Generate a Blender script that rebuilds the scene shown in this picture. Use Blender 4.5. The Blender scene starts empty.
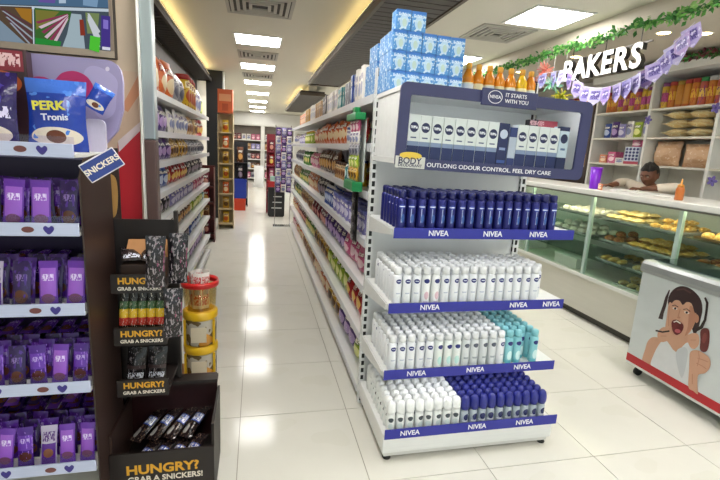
import bpy, bmesh, math, random
from mathutils import Matrix, Vector
random.seed(7)
S = bpy.context.scene
COL = S.collection
PI = math.pi

# ------------------------------------------------------------------ camera
FPX = 446.61
YAW, PITCH, ROLL = 0.23234, 0.20027, 0.05530
EYE = Vector((0, 0, 1.5))
def cam_rows():
    cy, sy, cp, sp, cr, sr = (math.cos(YAW), math.sin(YAW), math.cos(PITCH), math.sin(PITCH), math.cos(ROLL), math.sin(ROLL))
    M = Matrix(((cy, -sy, 0), (0, 0, -1), (sy, cy, 0)))
    P = Matrix(((1, 0, 0), (0, cp, -sp), (0, sp, cp)))
    Q = Matrix(((cr, -sr, 0), (sr, cr, 0), (0, 0, 1)))
    return Q @ P @ M
CM = cam_rows()
cd = bpy.data.cameras.new('camera'); cam = bpy.data.objects.new('camera', cd); COL.objects.link(cam)
cd.sensor_width = 36; cd.lens = FPX / 720 * 36; cd.clip_start = 0.05
R3 = Matrix((CM[0], -CM[1], -CM[2])).transposed()
cam.matrix_world = Matrix.Translation(EYE) @ R3.to_4x4()
S.camera = cam
def P(px, py, **k):
    """point where the photo's pixel (720x480) meets the plane x=, y= or z="""
    d = CM.transposed() @ Vector((px - 360, py - 240, FPX))
    (a, v), = k.items(); i = 'xyz'.index(a)
    return EYE + d * ((v - EYE[i]) / d[i])

# ------------------------------------------------------------------ world, exposure
W = bpy.data.worlds.new('world'); S.world = W; W.use_nodes = True
W.node_tree.nodes['Background'].inputs[0].default_value = (.93, .97, 1, 1)
W.node_tree.nodes['Background'].inputs[1].default_value = 1.3
S.view_settings.view_transform = 'Standard'; S.view_settings.look = 'None'
S.view_settings.gamma = 1; S.view_settings.use_curve_mapping = False
S.view_settings.exposure = 0.15
PANEL_EMIT = 28.0
COVE_EMIT = 7.0

# ------------------------------------------------------------------ materials
MATS = {}
def srgb(h):
    if isinstance(h, str):
        h = h.lstrip('#'); c = [int(h[i:i+2], 16) / 255 for i in (0, 2, 4)]
        return tuple(x / 12.92 if x <= .04045 else ((x + .055) / 1.055) ** 2.4 for x in c)
    return h
def mat(col, rough=.5, metal=0, emit=0, spec=.5, bump=0, bscale=200, trans=0):
    key = (col, rough, metal, emit, spec, bump, bscale, trans)
    if key in MATS: return MATS[key]
    m = bpy.data.materials.new('m_%d' % len(MATS)); m.use_nodes = True
    nt = m.node_tree; b = nt.nodes['Principled BSDF']; c = srgb(col) + (1,)
    b.inputs['Base Color'].default_value = c; b.inputs['Roughness'].default_value = rough
    b.inputs['Metallic'].default_value = metal; b.inputs['Specular IOR Level'].default_value = spec
    b.inputs['Transmission Weight'].default_value = trans
    if emit:
        b.inputs['Emission Color'].default_value = c; b.inputs['Emission Strength'].default_value = emit
    # a touch of procedural variation in tone
    n = nt.nodes.new('ShaderNodeTexNoise'); n.inputs['Scale'].default_value = 9
    mx = nt.nodes.new('ShaderNodeMix'); mx.data_type = 'RGBA'
    mx.inputs['A'].default_value = c; mx.inputs['B'].default_value = tuple(x * .88 for x in c[:3]) + (1,)
    nt.links.new(n.outputs['Fac'], mx.inputs['Factor'])
    if not emit: nt.links.new(mx.outputs['Result'], b.inputs['Base Color'])
    if bump:
        n2 = nt.nodes.new('ShaderNodeTexNoise'); n2.inputs['Scale'].default_value = bscale
        bp = nt.nodes.new('ShaderNodeBump'); bp.inputs['Strength'].default_value = bump; bp.inputs['Distance'].default_value = .004
        nt.links.new(n2.outputs['Fac'], bp.inputs['Height']); nt.links.new(bp.outputs['Normal'], b.inputs['Normal'])
    MATS[key] = m; return m
def layered(base, layers, coord='Generated', rough=.35, front=None, metal=0, vary=.10, bump=0):
    """printed wrapper: flat shapes over a base colour in the thing's own coordinates.
    layers: ('ell',cx,cz,rx,rz,col) ('rect',x0,x1,z0,z1,col) ('txt',x0,x1,z0,z1,col) ('spot',scale,thresh,col)"""
    key = ('L', base, tuple(layers), coord, rough, front, metal, vary, bump)
    if key in MATS: return MATS[key]
    m = bpy.data.materials.new('print_%d' % len(MATS)); m.use_nodes = True
    nt = m.node_tree; N = nt.nodes; L = nt.links; b = N['Principled BSDF']
    b.inputs['Roughness'].default_value = rough; b.inputs['Metallic'].default_value = metal
    tc = N.new('ShaderNodeTexCoord'); sp = N.new('ShaderNodeSeparateXYZ'); L.new(tc.outputs[coord], sp.inputs[0])
    def mth(op, a, c=None):
        n = N.new('ShaderNodeMath'); n.operation = op
        for i, v in enumerate((a, c)):
            if v is None: continue
            if isinstance(v, (int, float)): n.inputs[i].default_value = v
            else: L.new(v, n.inputs[i])
        return n.outputs[0]
    X, Y, Z = sp.outputs[0], sp.outputs[1], sp.outputs[2]
    ns = N.new('ShaderNodeTexNoise'); ns.inputs['Scale'].default_value = 6; L.new(tc.outputs['Object'], ns.inputs[0])
    def mixc(f, a, c):
        n = N.new('ShaderNodeMix'); n.data_type = 'RGBA'
        for nm, v in (('Factor', f), ('A', a), ('B', c)):
            if isinstance(v, tuple): n.inputs[nm].default_value = v
            elif isinstance(v, (int, float)): n.inputs[nm].default_value = v
            else: L.new(v, n.inputs[nm])
        return n.outputs['Result']
    bc = srgb(base) + (1,)
    cur = mixc(ns.outputs['Fac'], bc, tuple(x * (1 - vary) for x in bc[:3]) + (1,))
    for l in layers:
        col = srgb(l[-1]) + (1,)
        if l[0] == 'ell':
            _, cx, cz, rx, rz, _ = l
            a = mth('DIVIDE', mth('SUBTRACT', X, cx), rx); c = mth('DIVIDE', mth('SUBTRACT', Z, cz), rz)
            f = mth('LESS_THAN', mth('ADD', mth('MULTIPLY', a, a), mth('MULTIPLY', c, c)), 1.0)
        elif l[0] in ('rect', 'txt'):
            _, x0, x1, z0, z1, _ = l
            f = mth('MULTIPLY', mth('MULTIPLY', mth('GREATER_THAN', X, x0), mth('LESS_THAN', X, x1)),
                    mth('MULTIPLY', mth('GREATER_THAN', Z, z0), mth('LESS_THAN', Z, z1)))
            if l[0] == 'txt':
                w = N.new('ShaderNodeTexNoise'); w.inputs['Scale'].default_value = 14; L.new(tc.outputs[coord], w.inputs[0])
                f = mth('MULTIPLY', f, mth('GREATER_THAN', w.outputs['Fac'], .47))
        else:
            _, sc, th, _ = l
            w = N.new('ShaderNodeTexNoise'); w.inputs['Scale'].default_value = sc; L.new(tc.outputs[coord], w.inputs[0])
            f = mth('GREATER_THAN', w.outputs['Fac'], th)
        if front is not None and l[0] != 'spot': f = mth('MULTIPLY', f, mth('LESS_THAN', Y, front))
        cur = mixc(f, cur, col)
    L.new(cur, b.inputs['Base Color'])
    if bump:
        n2 = N.new('ShaderNodeTexNoise'); n2.inputs['Scale'].default_value = 45; L.new(tc.outputs['Object'], n2.inputs[0])
        bp = N.new('ShaderNodeBump'); bp.inputs['Strength'].default_value = bump; bp.inputs['Distance'].default_value = .01
        L.new(n2.outputs['Fac'], bp.inputs['Height']); L.new(bp.outputs['Normal'], b.inputs['Normal'])
    MATS[key] = m; return m
def glass(tint='#dff0e8', refl=1.0):
    key = ('glass', tint, refl)
    if key in MATS: return MATS[key]
    m = bpy.data.materials.new('pane_glass'); m.use_nodes = True; nt = m.node_tree; nt.nodes.clear()
    o = nt.nodes.new('ShaderNodeOutputMaterial'); t = nt.nodes.new('ShaderNodeBsdfTransparent'); g = nt.nodes.new('ShaderNodeBsdfGlossy')
    f = nt.nodes.new('ShaderNodeLayerWeight'); f.inputs[0].default_value = .5; x = nt.nodes.new('ShaderNodeMixShader')
    t.inputs[0].default_value = srgb(tint) + (1,); g.inputs['Roughness'].default_value = .02
    pw = nt.nodes.new('ShaderNodeMath'); pw.operation = 'POWER'; pw.inputs[1].default_value = 4
    mu = nt.nodes.new('ShaderNodeMath'); mu.operation = 'MULTIPLY_ADD'; mu.inputs[1].default_value = .6 * refl; mu.inputs[2].default_value = .03 * refl
    nt.links.new(f.outputs['Facing'], pw.inputs[0]); nt.links.new(pw.outputs[0], mu.inputs[0]); nt.links.new(mu.outputs[0], x.inputs[0])
    nt.links.new(t.outputs[0], x.inputs[1]); nt.links.new(g.outputs[0], x.inputs[2]); nt.links.new(x.outputs[0], o.inputs[0])
    MATS[key] = m; return m
def emitter(col, s):
    key = ('e', col, s)
    if key in MATS: return MATS[key]
    m = bpy.data.materials.new('lamp'); m.use_nodes = True; nt = m.node_tree; nt.nodes.clear()
    o = nt.nodes.new('ShaderNodeOutputMaterial'); e = nt.nodes.new('ShaderNodeEmission')
    e.inputs[0].default_value = srgb(col) + (1,); e.inputs[1].default_value = s; nt.links.new(e.outputs[0], o.inputs[0])
    MATS[key] = m; return m

WHITE = mat('#e9e9e4', .4); WMETAL = mat('#e8e9e8', .35); BLACK = mat('#141414', .45); CHROME = mat('#c9ccce', .22, 1)
NAVY = mat('#23267a', .35); DNAVY = mat('#20224e', .4); BROWN = mat('#2c1e1a', .4); CARD = mat('#a9784a', .8)

# ------------------------------------------------------------------ mesh tools
class MB:
    def __init__(s): s.v = []; s.f = []; s.m = []; s.sm = []
    def add(s, vs, fs, mi=0, smooth=False):
        o = len(s.v); s.v += [tuple(v) for v in vs]
        for f in fs: s.f.append([i + o for i in f]); s.m.append(mi); s.sm.append(smooth)
        return s
    def box(s, x0, x1, y0, y1, z0, z1, mi=0, b=0):
        if b <= 0:
            v = [(x, y, z) for z in (z0, z1) for y in (y0, y1) for x in (x0, x1)]
            return s.add(v, [(0, 2, 3, 1), (4, 5, 7, 6), (0, 1, 5, 4), (2, 6, 7, 3), (0, 4, 6, 2), (1, 3, 7, 5)], mi)
        b = min(b, (x1 - x0) * .45, (y1 - y0) * .45, (z1 - z0) * .45)
        bm = bmesh.new(); bmesh.ops.create_cube(bm, size=1)
        for v in bm.verts: v.co = Vector(((x0 + x1) / 2 + v.co.x * (x1 - x0), (y0 + y1) / 2 + v.co.y * (y1 - y0), (z0 + z1) / 2 + v.co.z * (z1 - z0)))
        bmesh.ops.bevel(bm, geom=bm.edges[:], offset=b, segments=2, affect='EDGES', profile=.5)
        bm.verts.index_update(); s.add([v.co[:] for v in bm.verts], [[v.index for v in f.verts] for f in bm.faces], mi, False); bm.free(); return s
    def lathe(s, prof, n=14, mi=0, cx=0, cy=0, smooth=True, capb=True, capt=True, ax='z'):
        vs = []
        for r, z in prof:
            for i in range(n):
                a = 2 * PI * i / n
                p = (cx + r * math.cos(a), cy + r * math.sin(a), z)
                vs.append(p if ax == 'z' else ((p[2], p[0], p[1]) if ax == 'x' else (p[0], p[2], p[1])))
        fs = []
        for k in range(len(prof) - 1):
            for i in range(n): fs.append((k * n + i, k * n + (i + 1) % n, (k + 1) * n + (i + 1) % n, (k + 1) * n + i))
        s.add(vs, fs, mi, smooth)
        caps = []
        if capb: caps.append(list(range(n))[::-1])
        if capt: caps.append([(len(prof) - 1) * n + i for i in range(n)])
        o = len(s.v) - len(vs)
        for c in caps: s.f.append([i + o for i in c]); s.m.append(mi); s.sm.append(False)
        return s
    def prism(s, pts, y0, y1, mi=0):
        """outline in XZ extruded along Y"""
        n = len(pts); vs = [(x, y0, z) for x, z in pts] + [(x, y1, z) for x, z in pts]
        return s.add(vs, [list(range(n)), list(range(n, 2 * n))[::-1]] + [(i, i + n, (i + 1) % n + n, (i + 1) % n) for i in range(n)], mi)
    def tube(s, pts, r, n=8, mi=0):
        pts = [Vector(p) for p in pts]; rs = r if isinstance(r, (list, tuple)) else [r] * len(pts)
        vs = []
        for i, p in enumerate(pts):
            t = (pts[min(i + 1, len(pts) - 1)] - pts[max(i - 1, 0)]).normalized()
            u = t.cross(Vector((0, 0, 1)));
            if u.length < 1e-3: u = t.cross(Vector((1, 0, 0)))
            u.normalize(); w = t.cross(u)
            for k in range(n):
                a = 2 * PI * k / n; vs.append(p + (u * math.cos(a) + w * math.sin(a)) * rs[i])
        m = len(pts)
        fs = [(j * n + k, j * n + (k + 1) % n, (j + 1) * n + (k + 1) % n, (j + 1) * n + k) for j in range(m - 1) for k in range(n)]
        s.add(vs, fs, mi, True); s.add([vs[k] for k in range(n)], [list(range(n))], mi); s.add([vs[(m - 1) * n + k] for k in range(n)], [list(range(n))[::-1]], mi)
        return s
    def pillow(s, w, h, d, mi=0, nx=7, nz=9, seal=.07, wob=0, mseal=None, z0=0):
        """sealed bag: front and back bulge, crimped flat fins at top and bottom"""
        rnd = random.Random(int(w * 1e4 + h * 1e3 + wob * 100))
        sd = []
        for sg in (-1, 1):
            g = []
            for j in range(nz + 1):
                v = j / nz
                for i in range(nx + 1):
                    u = i / nx
                    q = (v - seal) / (1 - 2 * seal); q = min(max(q, 0), 1)
                    t = d / 2 * (max(math.sin(PI * u), 0) ** .6) * (max(math.sin(PI * q), 0) ** .5)
                    t += rnd.uniform(-1, 1) * wob * (t > d * .1)
                    pinch = 1 - .07 * math.sin(PI * q)
                    g.append(((u - .5) * w * pinch, sg * (t + .0006), z0 + v * h))
            fs = [(j * (nx + 1) + i, j * (nx + 1) + i + 1, (j + 1) * (nx + 1) + i + 1, (j + 1) * (nx + 1) + i) for j in range(nz) for i in range(nx)]
            if sg > 0: fs = [f[::-1] for f in fs]
            s.add(g, fs, mi, True); sd.append(g)
        return s
    def mesh(s, name, mats):
        me = bpy.data.meshes.new(name); me.from_pydata(s.v, [], s.f)
        for m in (mats if isinstance(mats, (list, tuple)) else [mats]): me.materials.append(m)
        me.polygons.foreach_set('material_index', s.m); me.polygons.foreach_set('use_smooth', s.sm); me.update()
        return me
def setp(o, label=None, cat=None, group=None, kind=None):
    if label: o['label'] = label
    if cat: o['category'] = cat
    if group: o['group'] = group
    if kind: o['kind'] = kind
    return o
def ob(name, me, parent=None, loc=(0, 0, 0), rot=(0, 0, 0), **k):
    o = bpy.data.objects.new(name, me); COL.objects.link(o); o.location = loc; o.rotation_euler = rot
    if parent: o.parent = parent
    return setp(o, **k)
def empty(name, loc=(0, 0, 0), rot=(0, 0, 0), **k): return ob(name, None, None, loc, rot, **k)
def bx(name, mt, parent, x0, x1, y0, y1, z0, z1, b=0, **k): return ob(name, MB().box(x0, x1, y0, y1, z0, z1, 0, b).mesh(name, mt), parent, **k)
def copies(proto, locs, rots=None, label=None, group=None):
    """place proto (and copies of it with its parts) at every location"""
    out = []
    for i, l in enumerate(locs):
        if i == 0: r = proto
        else:
            r = proto.copy(); COL.objects.link(r)
            for ch in KIDS.get(proto.name, []):
                c = ch.copy(); COL.objects.link(c); c.parent = r
        r.location = l
        if rots: r.rotation_euler = rots[i]
        if label: r['label'] = label
        if group: r['group'] = group
        out.append(r)
    return out
KIDS = {}
def dup(proto, loc, rot=(0, 0, 0), **k):
    r = proto.copy(); COL.objects.link(r); r.location = loc; r.rotation_euler = rot
    for ch in KIDS.get(proto.name, []):
        c = ch.copy(); COL.objects.link(c); c.parent = r
    return setp(r, **k)
TXT = {}
def text_mesh(s, size, mt, bold=.012, ext=.0006, align='CENTER', shear=0, sx=1, mt2=None):
    key = (s, size, mt.name, bold, ext, align, shear, sx)
    if key in TXT: return TXT[key]
    c = bpy.data.curves.new('lettering', 'FONT'); c.body = s; c.size = size; c.offset = bold * size; c.extrude = ext
    c.align_x = align; c.align_y = 'CENTER'; c.shear = shear; c.resolution_u = 3
    o = bpy.data.objects.new('lettering', c); COL.objects.link(o)
    me = bpy.data.meshes.new_from_object(o); bpy.data.objects.remove(o)
    for v in me.vertices: v.co.x *= sx
    me.materials.clear(); me.materials.append(mt)
    if mt2:
        me.materials.append(mt2)
        for p in me.polygons:
            if p.normal.z < .7: p.material_index = 1
    TXT[key] = me; return me
FRONT = (PI / 2, 0, 0); LEFTF = (PI / 2, 0, -PI / 2)      # lettering read from -Y, and from -X
def txt(s, size, mt, parent, loc, rot=FRONT, name='lettering', **k): return ob(name, text_mesh(s, size, mt, **k), parent, loc, rot)

def spline(pts, n=6):
    out = []; m = len(pts)
    for i in range(m):
        p0, p1, p2, p3 = [Vector(pts[(i + k - 1) % m]) for k in range(4)]
        for k in range(n):
            t = k / n
            out.append(tuple(.5 * ((2 * p1) + (p2 - p0) * t + (2 * p0 - 5 * p1 + 4 * p2 - p3) * t * t + (3 * p1 - p0 - 3 * p2 + p3) * t ** 3)))
    return out
def ell(cx, cy, rx, ry, n=20, rot=0):
    return [(cx + rx * math.cos(2 * PI * i / n) * math.cos(rot) - ry * math.sin(2 * PI * i / n) * math.sin(rot),
             cy + rx * math.cos(2 * PI * i / n) * math.sin(rot) + ry * math.sin(2 * PI * i / n) * math.cos(rot)) for i in range(n)]
def print_px(name, parent, shapes, axis, val, step=.0004, sign=-1, rough=.4):
    """flat print on a plane of the scene: shapes are (pixel outline, colour); each ink layer sits a hair proud of the last"""
    mb = MB(); cols = []
    from mathutils.geometry import tessellate_polygon
    for i, (pts, c) in enumerate(shapes):
        if c not in cols: cols.append(c)
        w = []
        for p in pts:
            q = P(p[0], p[1], **{axis: val}); q['xyz'.index(axis)] += sign * step * (i + 1); w.append(q)
        tr = tessellate_polygon([w]); mb.add(w, [list(t) for t in tr], cols.index(c))
    me = mb.mesh(name, [mat(c, rough) for c in cols]); return ob(name, me, parent)

# ================================================================== ROOM SHELL
XL, XR, YB, YF, ZC = -1.12, 4.72, -2.6, 20.6, 2.8
tile_m = layered('#dad8cf', [('spot', 2.2, .56, '#d5d3c9')], 'Object', .12, vary=.05)
tile_m.node_tree.nodes['Principled BSDF'].inputs['Specular IOR Level'].default_value = .13
grout = mat('#a29c8e', .7)
floor = bx('floor', grout, None, XL - 1.6, XR + .1, YB, YF, -.06, -.004, kind='structure')
TX0, TY0, TS = -.08, 1.72, .6
tme = MB().box(0, TS - .004, 0, TS - .004, -.0039, 0).mesh('floor_tile', tile_m)
far_t = MB()
for i in range(-5, 8):
    for j in range(-8, 32):
        x, y = TX0 + i * TS, TY0 + j * TS
        if x > XR - .05 or y > YF - .1: continue
        seen = (-1 <= i <= 7) and (-2 <= j <= 18) and not (j > 11 and i > 1)
        if seen: ob('floor_tile', tme, floor, (x + .002, y + .002, 0))
        else: far_t.box(x + .002, min(x + TS - .002, XR + .1), y + .002, min(y + TS - .002, YF), -.0039, 0)
ob('floor_tiles_beyond', far_t.mesh('floor_tiles_beyond', tile_m), floor, kind='stuff')
ceil_m = mat('#dedacb', .7); wall_m = mat('#e4e0d4', .7); wwall = mat('#ecebe6', .6)
ceiling = bx('ceiling', ceil_m, None, XL - 1.6, XR + .1, YB, YF, ZC, ZC + .1, kind='structure')
bx('wall_left', wall_m, None, XL - .1, XL, 2.5, YF, 0, ZC, kind='structure')
bx('wall_right', wwall, None, XR, XR + .1, YB, YF, 0, ZC, kind='structure')
bx('wall_back', wwall, None, XL - 1.6, XR, YF - .1, YF, 0, ZC, kind='structure')
bx('wall_front', wall_m, None, XL - 1.6, XR, YB - .1, YB, 2.45, ZC, kind='structure')
wf = empty('added_window_1', (0, 0, 0), kind='structure')  # unseen glazed front, added so daylight brightens the right side
for k in range(5):
    xx = XL - 1.6 + k * (XR - XL + 1.55) / 4; bx('added_mullion', mat('#8c8f90', .3, .5), wf, xx, xx + .06, YB - .08, YB - .02, 0, 2.449)
for k in range(4):
    xx = XL - 1.6 + k * (XR - XL + 1.55) / 4; bx('added_pane', glass('#f0f6f4'), wf, xx + .061, xx + (XR - XL + 1.55) / 4 - .001, YB - .055, YB - .045, .0, 2.449)
bx('wall_left_near', wall_m, None, XL - 1.7, XL - 1.6, YB, 2.5, 0, ZC, kind='structure')
bx('trim_5', mat('#33291f', .5), None, XL, XL + .015, 6.06, 9.2, 0, 2.585, kind='structure')
wall_tv = bx('wall_left_return', mat('#d8c4ae', .6), None, XL - 1.6, -.535, 2.42, 2.5, 0, ZC, kind='structure')
# pale right-hand bulkhead over the bakery
bulk = bx('trim_1', mat('#cfc6b6', .6), None, 3.12, XR, YB + .02, 7.4, 2.63, ZC - .001, kind='structure')
# clad pillar at the near end of the left shelving: brushed silver above, a reflection painted as brown below
pil = empty('trim_2', (0, 0, 0), kind='structure')
bx('silver_cladding', mat('#a9b4b8', .3, .6), pil, -.53, -.478, 2.37, 2.44, 1.49, ZC - .001, .006)
bx('reflection_brown_cladding', mat('#5a4744', .3), pil, -.53, -.478, 2.37, 2.44, 0, 1.489, .006)
bx('edge_strip', mat('#e8e6e0', .3), pil, -.538, -.531, 2.35, 2.42, 0, ZC - .001)

# ---- wooden soffits with plank undersides and warm cove strips
PLK = layered('#30261e', [('spot', 5, .55, '#3a2e24')], 'Object', .5, vary=.3)
EDG = mat('#544839', .5)
def soffit(x0, x1, y0, y1, label, across):
    plank_m, edge_m = (PLK, EDG) if across else (mat('#1f1814', .6), mat('#2c231d', .6))
    s = empty('ceiling_soffit', (0, 0, 0), kind='structure')
    for a, b_ in ((x0, x0 + .03), (x1 - .03, x1)): bx('soffit_edge', edge_m, s, a, b_, y0, y1, 2.59, 2.65)
    for a, b_ in ((y0, y0 + .03), (y1 - .03, y1)): bx('soffit_end', edge_m, s, x0 + .031, x1 - .031, a, b_, 2.59, 2.65)
    bx('soffit_core', BROWN, s, x0 + .031, x1 - .031, y0 + .031, y1 - .031, 2.62, 2.69)
    bx('hanger_block', ceil_m, s, x0 + .2, x1 - .2, y0 + .1, y1 - .1, 2.691, ZC - .001)
    y = y0 + .035; me = MB().box(x0 + .035, x1 - .035, 0, .102, 2.597, 2.619).mesh('plank', plank_m)
    while y < y1 - .14:
        ob('plank', me, s, (0, y, 0)); y += .115
    return s
soffit(.89, 1.47, 1.0, 8.5, 'right', True)
soffit(.89, 1.47, 10.2, 15.5, 'right', True)
sl = soffit(XL + .005, -.84, 2.62, 9.2, 'left', False)
def cove(x, y0, y1, label):
    c = empty('cove_light', (x, (y0 + y1) / 2, 2.701), label=label, cat=None)
    c['category'] = 'light'
    L = (y1 - y0) / 2
    bx('tray', WHITE, c, -.02, .02, -L, L, 0, .008); bx('lamp_strip', emitter('#ffe19a', COVE_EMIT), c, -.012, .012, -L + .02, L - .02, .0085, .02)
cove(.935, 2.2, 8.4, 'warm yellow cove light along the nearer wooden soffit above the central gondola')
cove(.935, 10.3, 15.4, 'warm yellow cove light along the farther wooden soffit')
cove(-.885, 2.7, 9.1, 'warm yellow cove light above the left wall shelving')

# ---- recessed light panels
def panel_proto():
    p = empty('ceiling_light', (0, 0, ZC))
    f = MB(); a, b_ = .3, .275
    f.box(-a, a, -a, -b_, -.012, -.001).box(-a, a, b_, a, -.012, -.001).box(-a, -b_, -b_, b_, -.012, -.001).box(b_, a, -b_, b_, -.012, -.001)
    k1 = ob('frame', f.mesh('frame', WHITE), p); k2 = bx('diffuser', emitter('#fdfaf5', PANEL_EMIT), p, -b_, b_, -b_, b_, -.009, -.002)
    KIDS[p.name] = [k1, k2]; return p
pp = panel_proto()
ordn = ['nearest', 'second', 'third', 'fourth', 'fifth', 'sixth', 'seventh', 'eighth', 'ninth', 'tenth']
NUM = ['first', 'second', 'third', 'fourth', 'fifth', 'sixth', 'seventh', 'eighth', 'ninth', 'tenth', 'eleventh', 'twelfth', 'thirteenth', 'fourteenth', 'fifteenth', 'sixteenth', 'seventeenth', 'eighteenth']
def rc(i, r): return '%s from left in the %s row' % (NUM[i], 'front' if r == 0 else NUM[r])
spots = [((0, y, ZC), 'square white ceiling light panel, %s in the row over the left aisle' % ordn[i]) for i, y in enumerate((6.28, 8.35, 10.45, 12.6, 14.9, 17.2, 19.5))]
spots += [((2.63, 4.03, ZC), 'large bright square ceiling light panel above the bakery counter'),
          ((2.66, 6.15, ZC), 'square ceiling light panel showing behind the orange bottles')]
spots += [((2.66, y, ZC), 'square ceiling light panel over the right aisle, %s beyond the bakery' % NUM[k]) for k, y in enumerate((8.3, 10.4, 12.5, 14.6, 16.7))]
spots += [((x, y, ZC), 'square ceiling light panel over the shop front, ' + t) for x, y, t in ((0, 2.0, 'left and nearer the aisle'), (0, -.2, 'left and nearer the entrance'), (2.63, 1.9, 'right beside the freezer'), (2.63, -.2, 'right and nearer the entrance'), (1.3, -1.5, 'farthest from the aisle'))]
for i, (l, lb) in enumerate(spots):
    o = pp if i == 0 else dup(pp, l)
    o.location = l; setp(o, lb, 'light', 'recessed ceiling light panels')
def vent(loc, label, s=.3):
    v = empty('ceiling_vent', loc, label=label, cat='vent', group='ceiling air vents')
    f = MB(); a, b_ = s, s - .03; g = mat('#b9b6ac', .5)
    f.box(-a, a, -a, -b_, -.014, -.001).box(-a, a, b_, a, -.014, -.001).box(-a, -b_, -b_, b_, -.014, -.001).box(b_, a, -b_, b_, -.014, -.001)
    ob('frame', f.mesh('frame', g), v)
    bx('backing', mat('#4a4844', .8), v, -b_, b_, -b_, b_, -.003, -.001)
    for k in range(4):
        r0 = b_ - .012 - k * .058; r1 = r0 - .03; q = MB()
        for (x0, x1, y0, y1) in ((-r0, r0, -r0, -r1), (-r0, r0, r1, r0), (-r0, -r1, -r1, r1), (r1, r0, -r1, r1)): q.box(x0, x1, y0, y1, -.014 - .002 * k, -.004)
        ob('slat', q.mesh('slat', g), v)
vent((.015, 4.78, ZC), 'square grey air vent in the ceiling before the left light row', .32)
vent((0, 7.3, ZC), 'square grey air vent between first and second aisle lights', .29)
vent((0, 9.4, ZC), 'small square air vent between second and third aisle lights', .29)
vent((2.5, 4.72, ZC), 'square grey air vent beside the large light above bakery counter', .3)
for i, (x, y) in enumerate(((3.42, 3.48), (3.72, 3.36), (3.42, 4.6), (3.42, 5.7))):
    d = empty('downlight', (x, y, 2.63), label='round recessed downlight under the bakery bulkhead, %s' % ('near the letter S', 'right of the pennants', 'behind the letters', 'beyond the letters')[i], cat='light', group='bakery downlights')
    ob('rim', MB().lathe([(.055, -.006), (.065, -.001), (.05, -.001)], 16, capt=False, capb=False).mesh('rim', WHITE), d)
    ob('lens', MB().lathe([(.05, -.004), (.05, -.002)], 16).mesh('lens', emitter('#ffdf9a', 22)), d)


# ================================================================== SHELVING: END-CAP RACK (skin care) AND CENTRAL GONDOLA
def slotted_upright(name, parent, x, y, z1, face):
    """square steel post whose face is punched with a ladder of slots over a dark core"""
    mb = MB(); w = .034
    mb.box(x - w / 2 + .004, x + w / 2 - .004, y - w / 2 + .004, y + w / 2 - .004, 0, z1 - .003, 1)
    for dx, dy in ((-1, -1), (1, -1), (-1, 1), (1, 1)):
        cx, cy = x + dx * (w / 2 - .004), y + dy * (w / 2 - .004); mb.box(cx - .004, cx + .004, cy - .004, cy + .004, 0, z1)
    z = 0.0
    while z < z1 - .05:
        mb.box(x - w / 2 + .001, x + w / 2 - .001, y - w / 2 + .001, y + w / 2 - .001, z, z + .017); z += .046
    return ob(name, mb.mesh(name, [WMETAL, BLACK]), parent)

E0, E1 = .60, 1.55        # rack sides
rack = empty('display_rack', (0, 0, 0), label='white end rack of skin care shelves with navy price strips', cat='rack')
slotted_upright('upright', rack, .618, 2.385, 1.92, 'f'); slotted_upright('upright', rack, 1.532, 2.385, 1.92, 'f')
bx('back_panel', WMETAL, rack, .636, 1.514, 2.39, 2.40, .05, 1.76)
b0 = bx('base', WMETAL, rack, E0 + .005, E1 - .005, 1.845, 2.366, .045, .15, .006)
bx('kick_plate', mat('#d9d9d6', .4), b0, E0 + .02, E1 - .02, 1.86, 2.36, .02, .045)
for x in (.64, 1.51):
    for y in (1.875, 2.33): ob('foot', MB().lathe([(.018, 0), (.022, .006), (.012, .02)], 10).mesh('foot', BLACK), rack, (x, y, 0))
NIV = mat('#f4f4fa', .4)
STRIP = mat('#2b2f9c', .35)
def pstrip(parent, y, z, xs, h=.05):
    s = bx('price_strip', STRIP, parent, E0 + .012, E1 + .012, y - .004, y, z - h, z)
    for x in xs: ob('lettering', text_mesh('NIVEA', .036, NIV, .02), s, (x, y - .0045, z - h / 2), FRONT)
    return s
def rshelf(z, y0, xs):
    s = bx('shelf', WMETAL, rack, E0 + .012, E1 + .012, y0, 2.366, z - .028, z)
    for x in (E0 + .004, E1 + .013):
        ob('bracket', MB().add([(x, 2.366, z - .09), (x, 2.366, z - .002), (x, y0 + .02, z - .002), (x, y0 + .02, z - .03), (x + .006, 2.366, z - .09), (x + .006, 2.366, z - .002), (x + .006, y0 + .02, z - .002), (x + .006, y0 + .02, z - .03)],
           [(0, 1, 2, 3), (7, 6, 5, 4), (0, 3, 7, 4), (1, 5, 6, 2), (0, 4, 5, 1), (2, 6, 7, 3)]).mesh('bracket', WMETAL), s)
    bx('led_strip', emitter('#fbfcff', 8.0), s, E0 + .06, E1 - .04, y0 + .02, y0 + .032, z - .034, z - .0285)
    pstrip(s, y0, z + .008, xs); return s
pstrip(b0, 1.844, .178, (.74, 1.1, 1.37), .052)
ZS3, ZS2, ZS1 = .44, .785, 1.15
YS = 1.925
rshelf(ZS3, YS, (.78, 1.1, 1.37)); rshelf(ZS2, YS, (.82, 1.3, 1.49)); rshelf(ZS1, YS, (.83, 1.11, 1.36))
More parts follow.
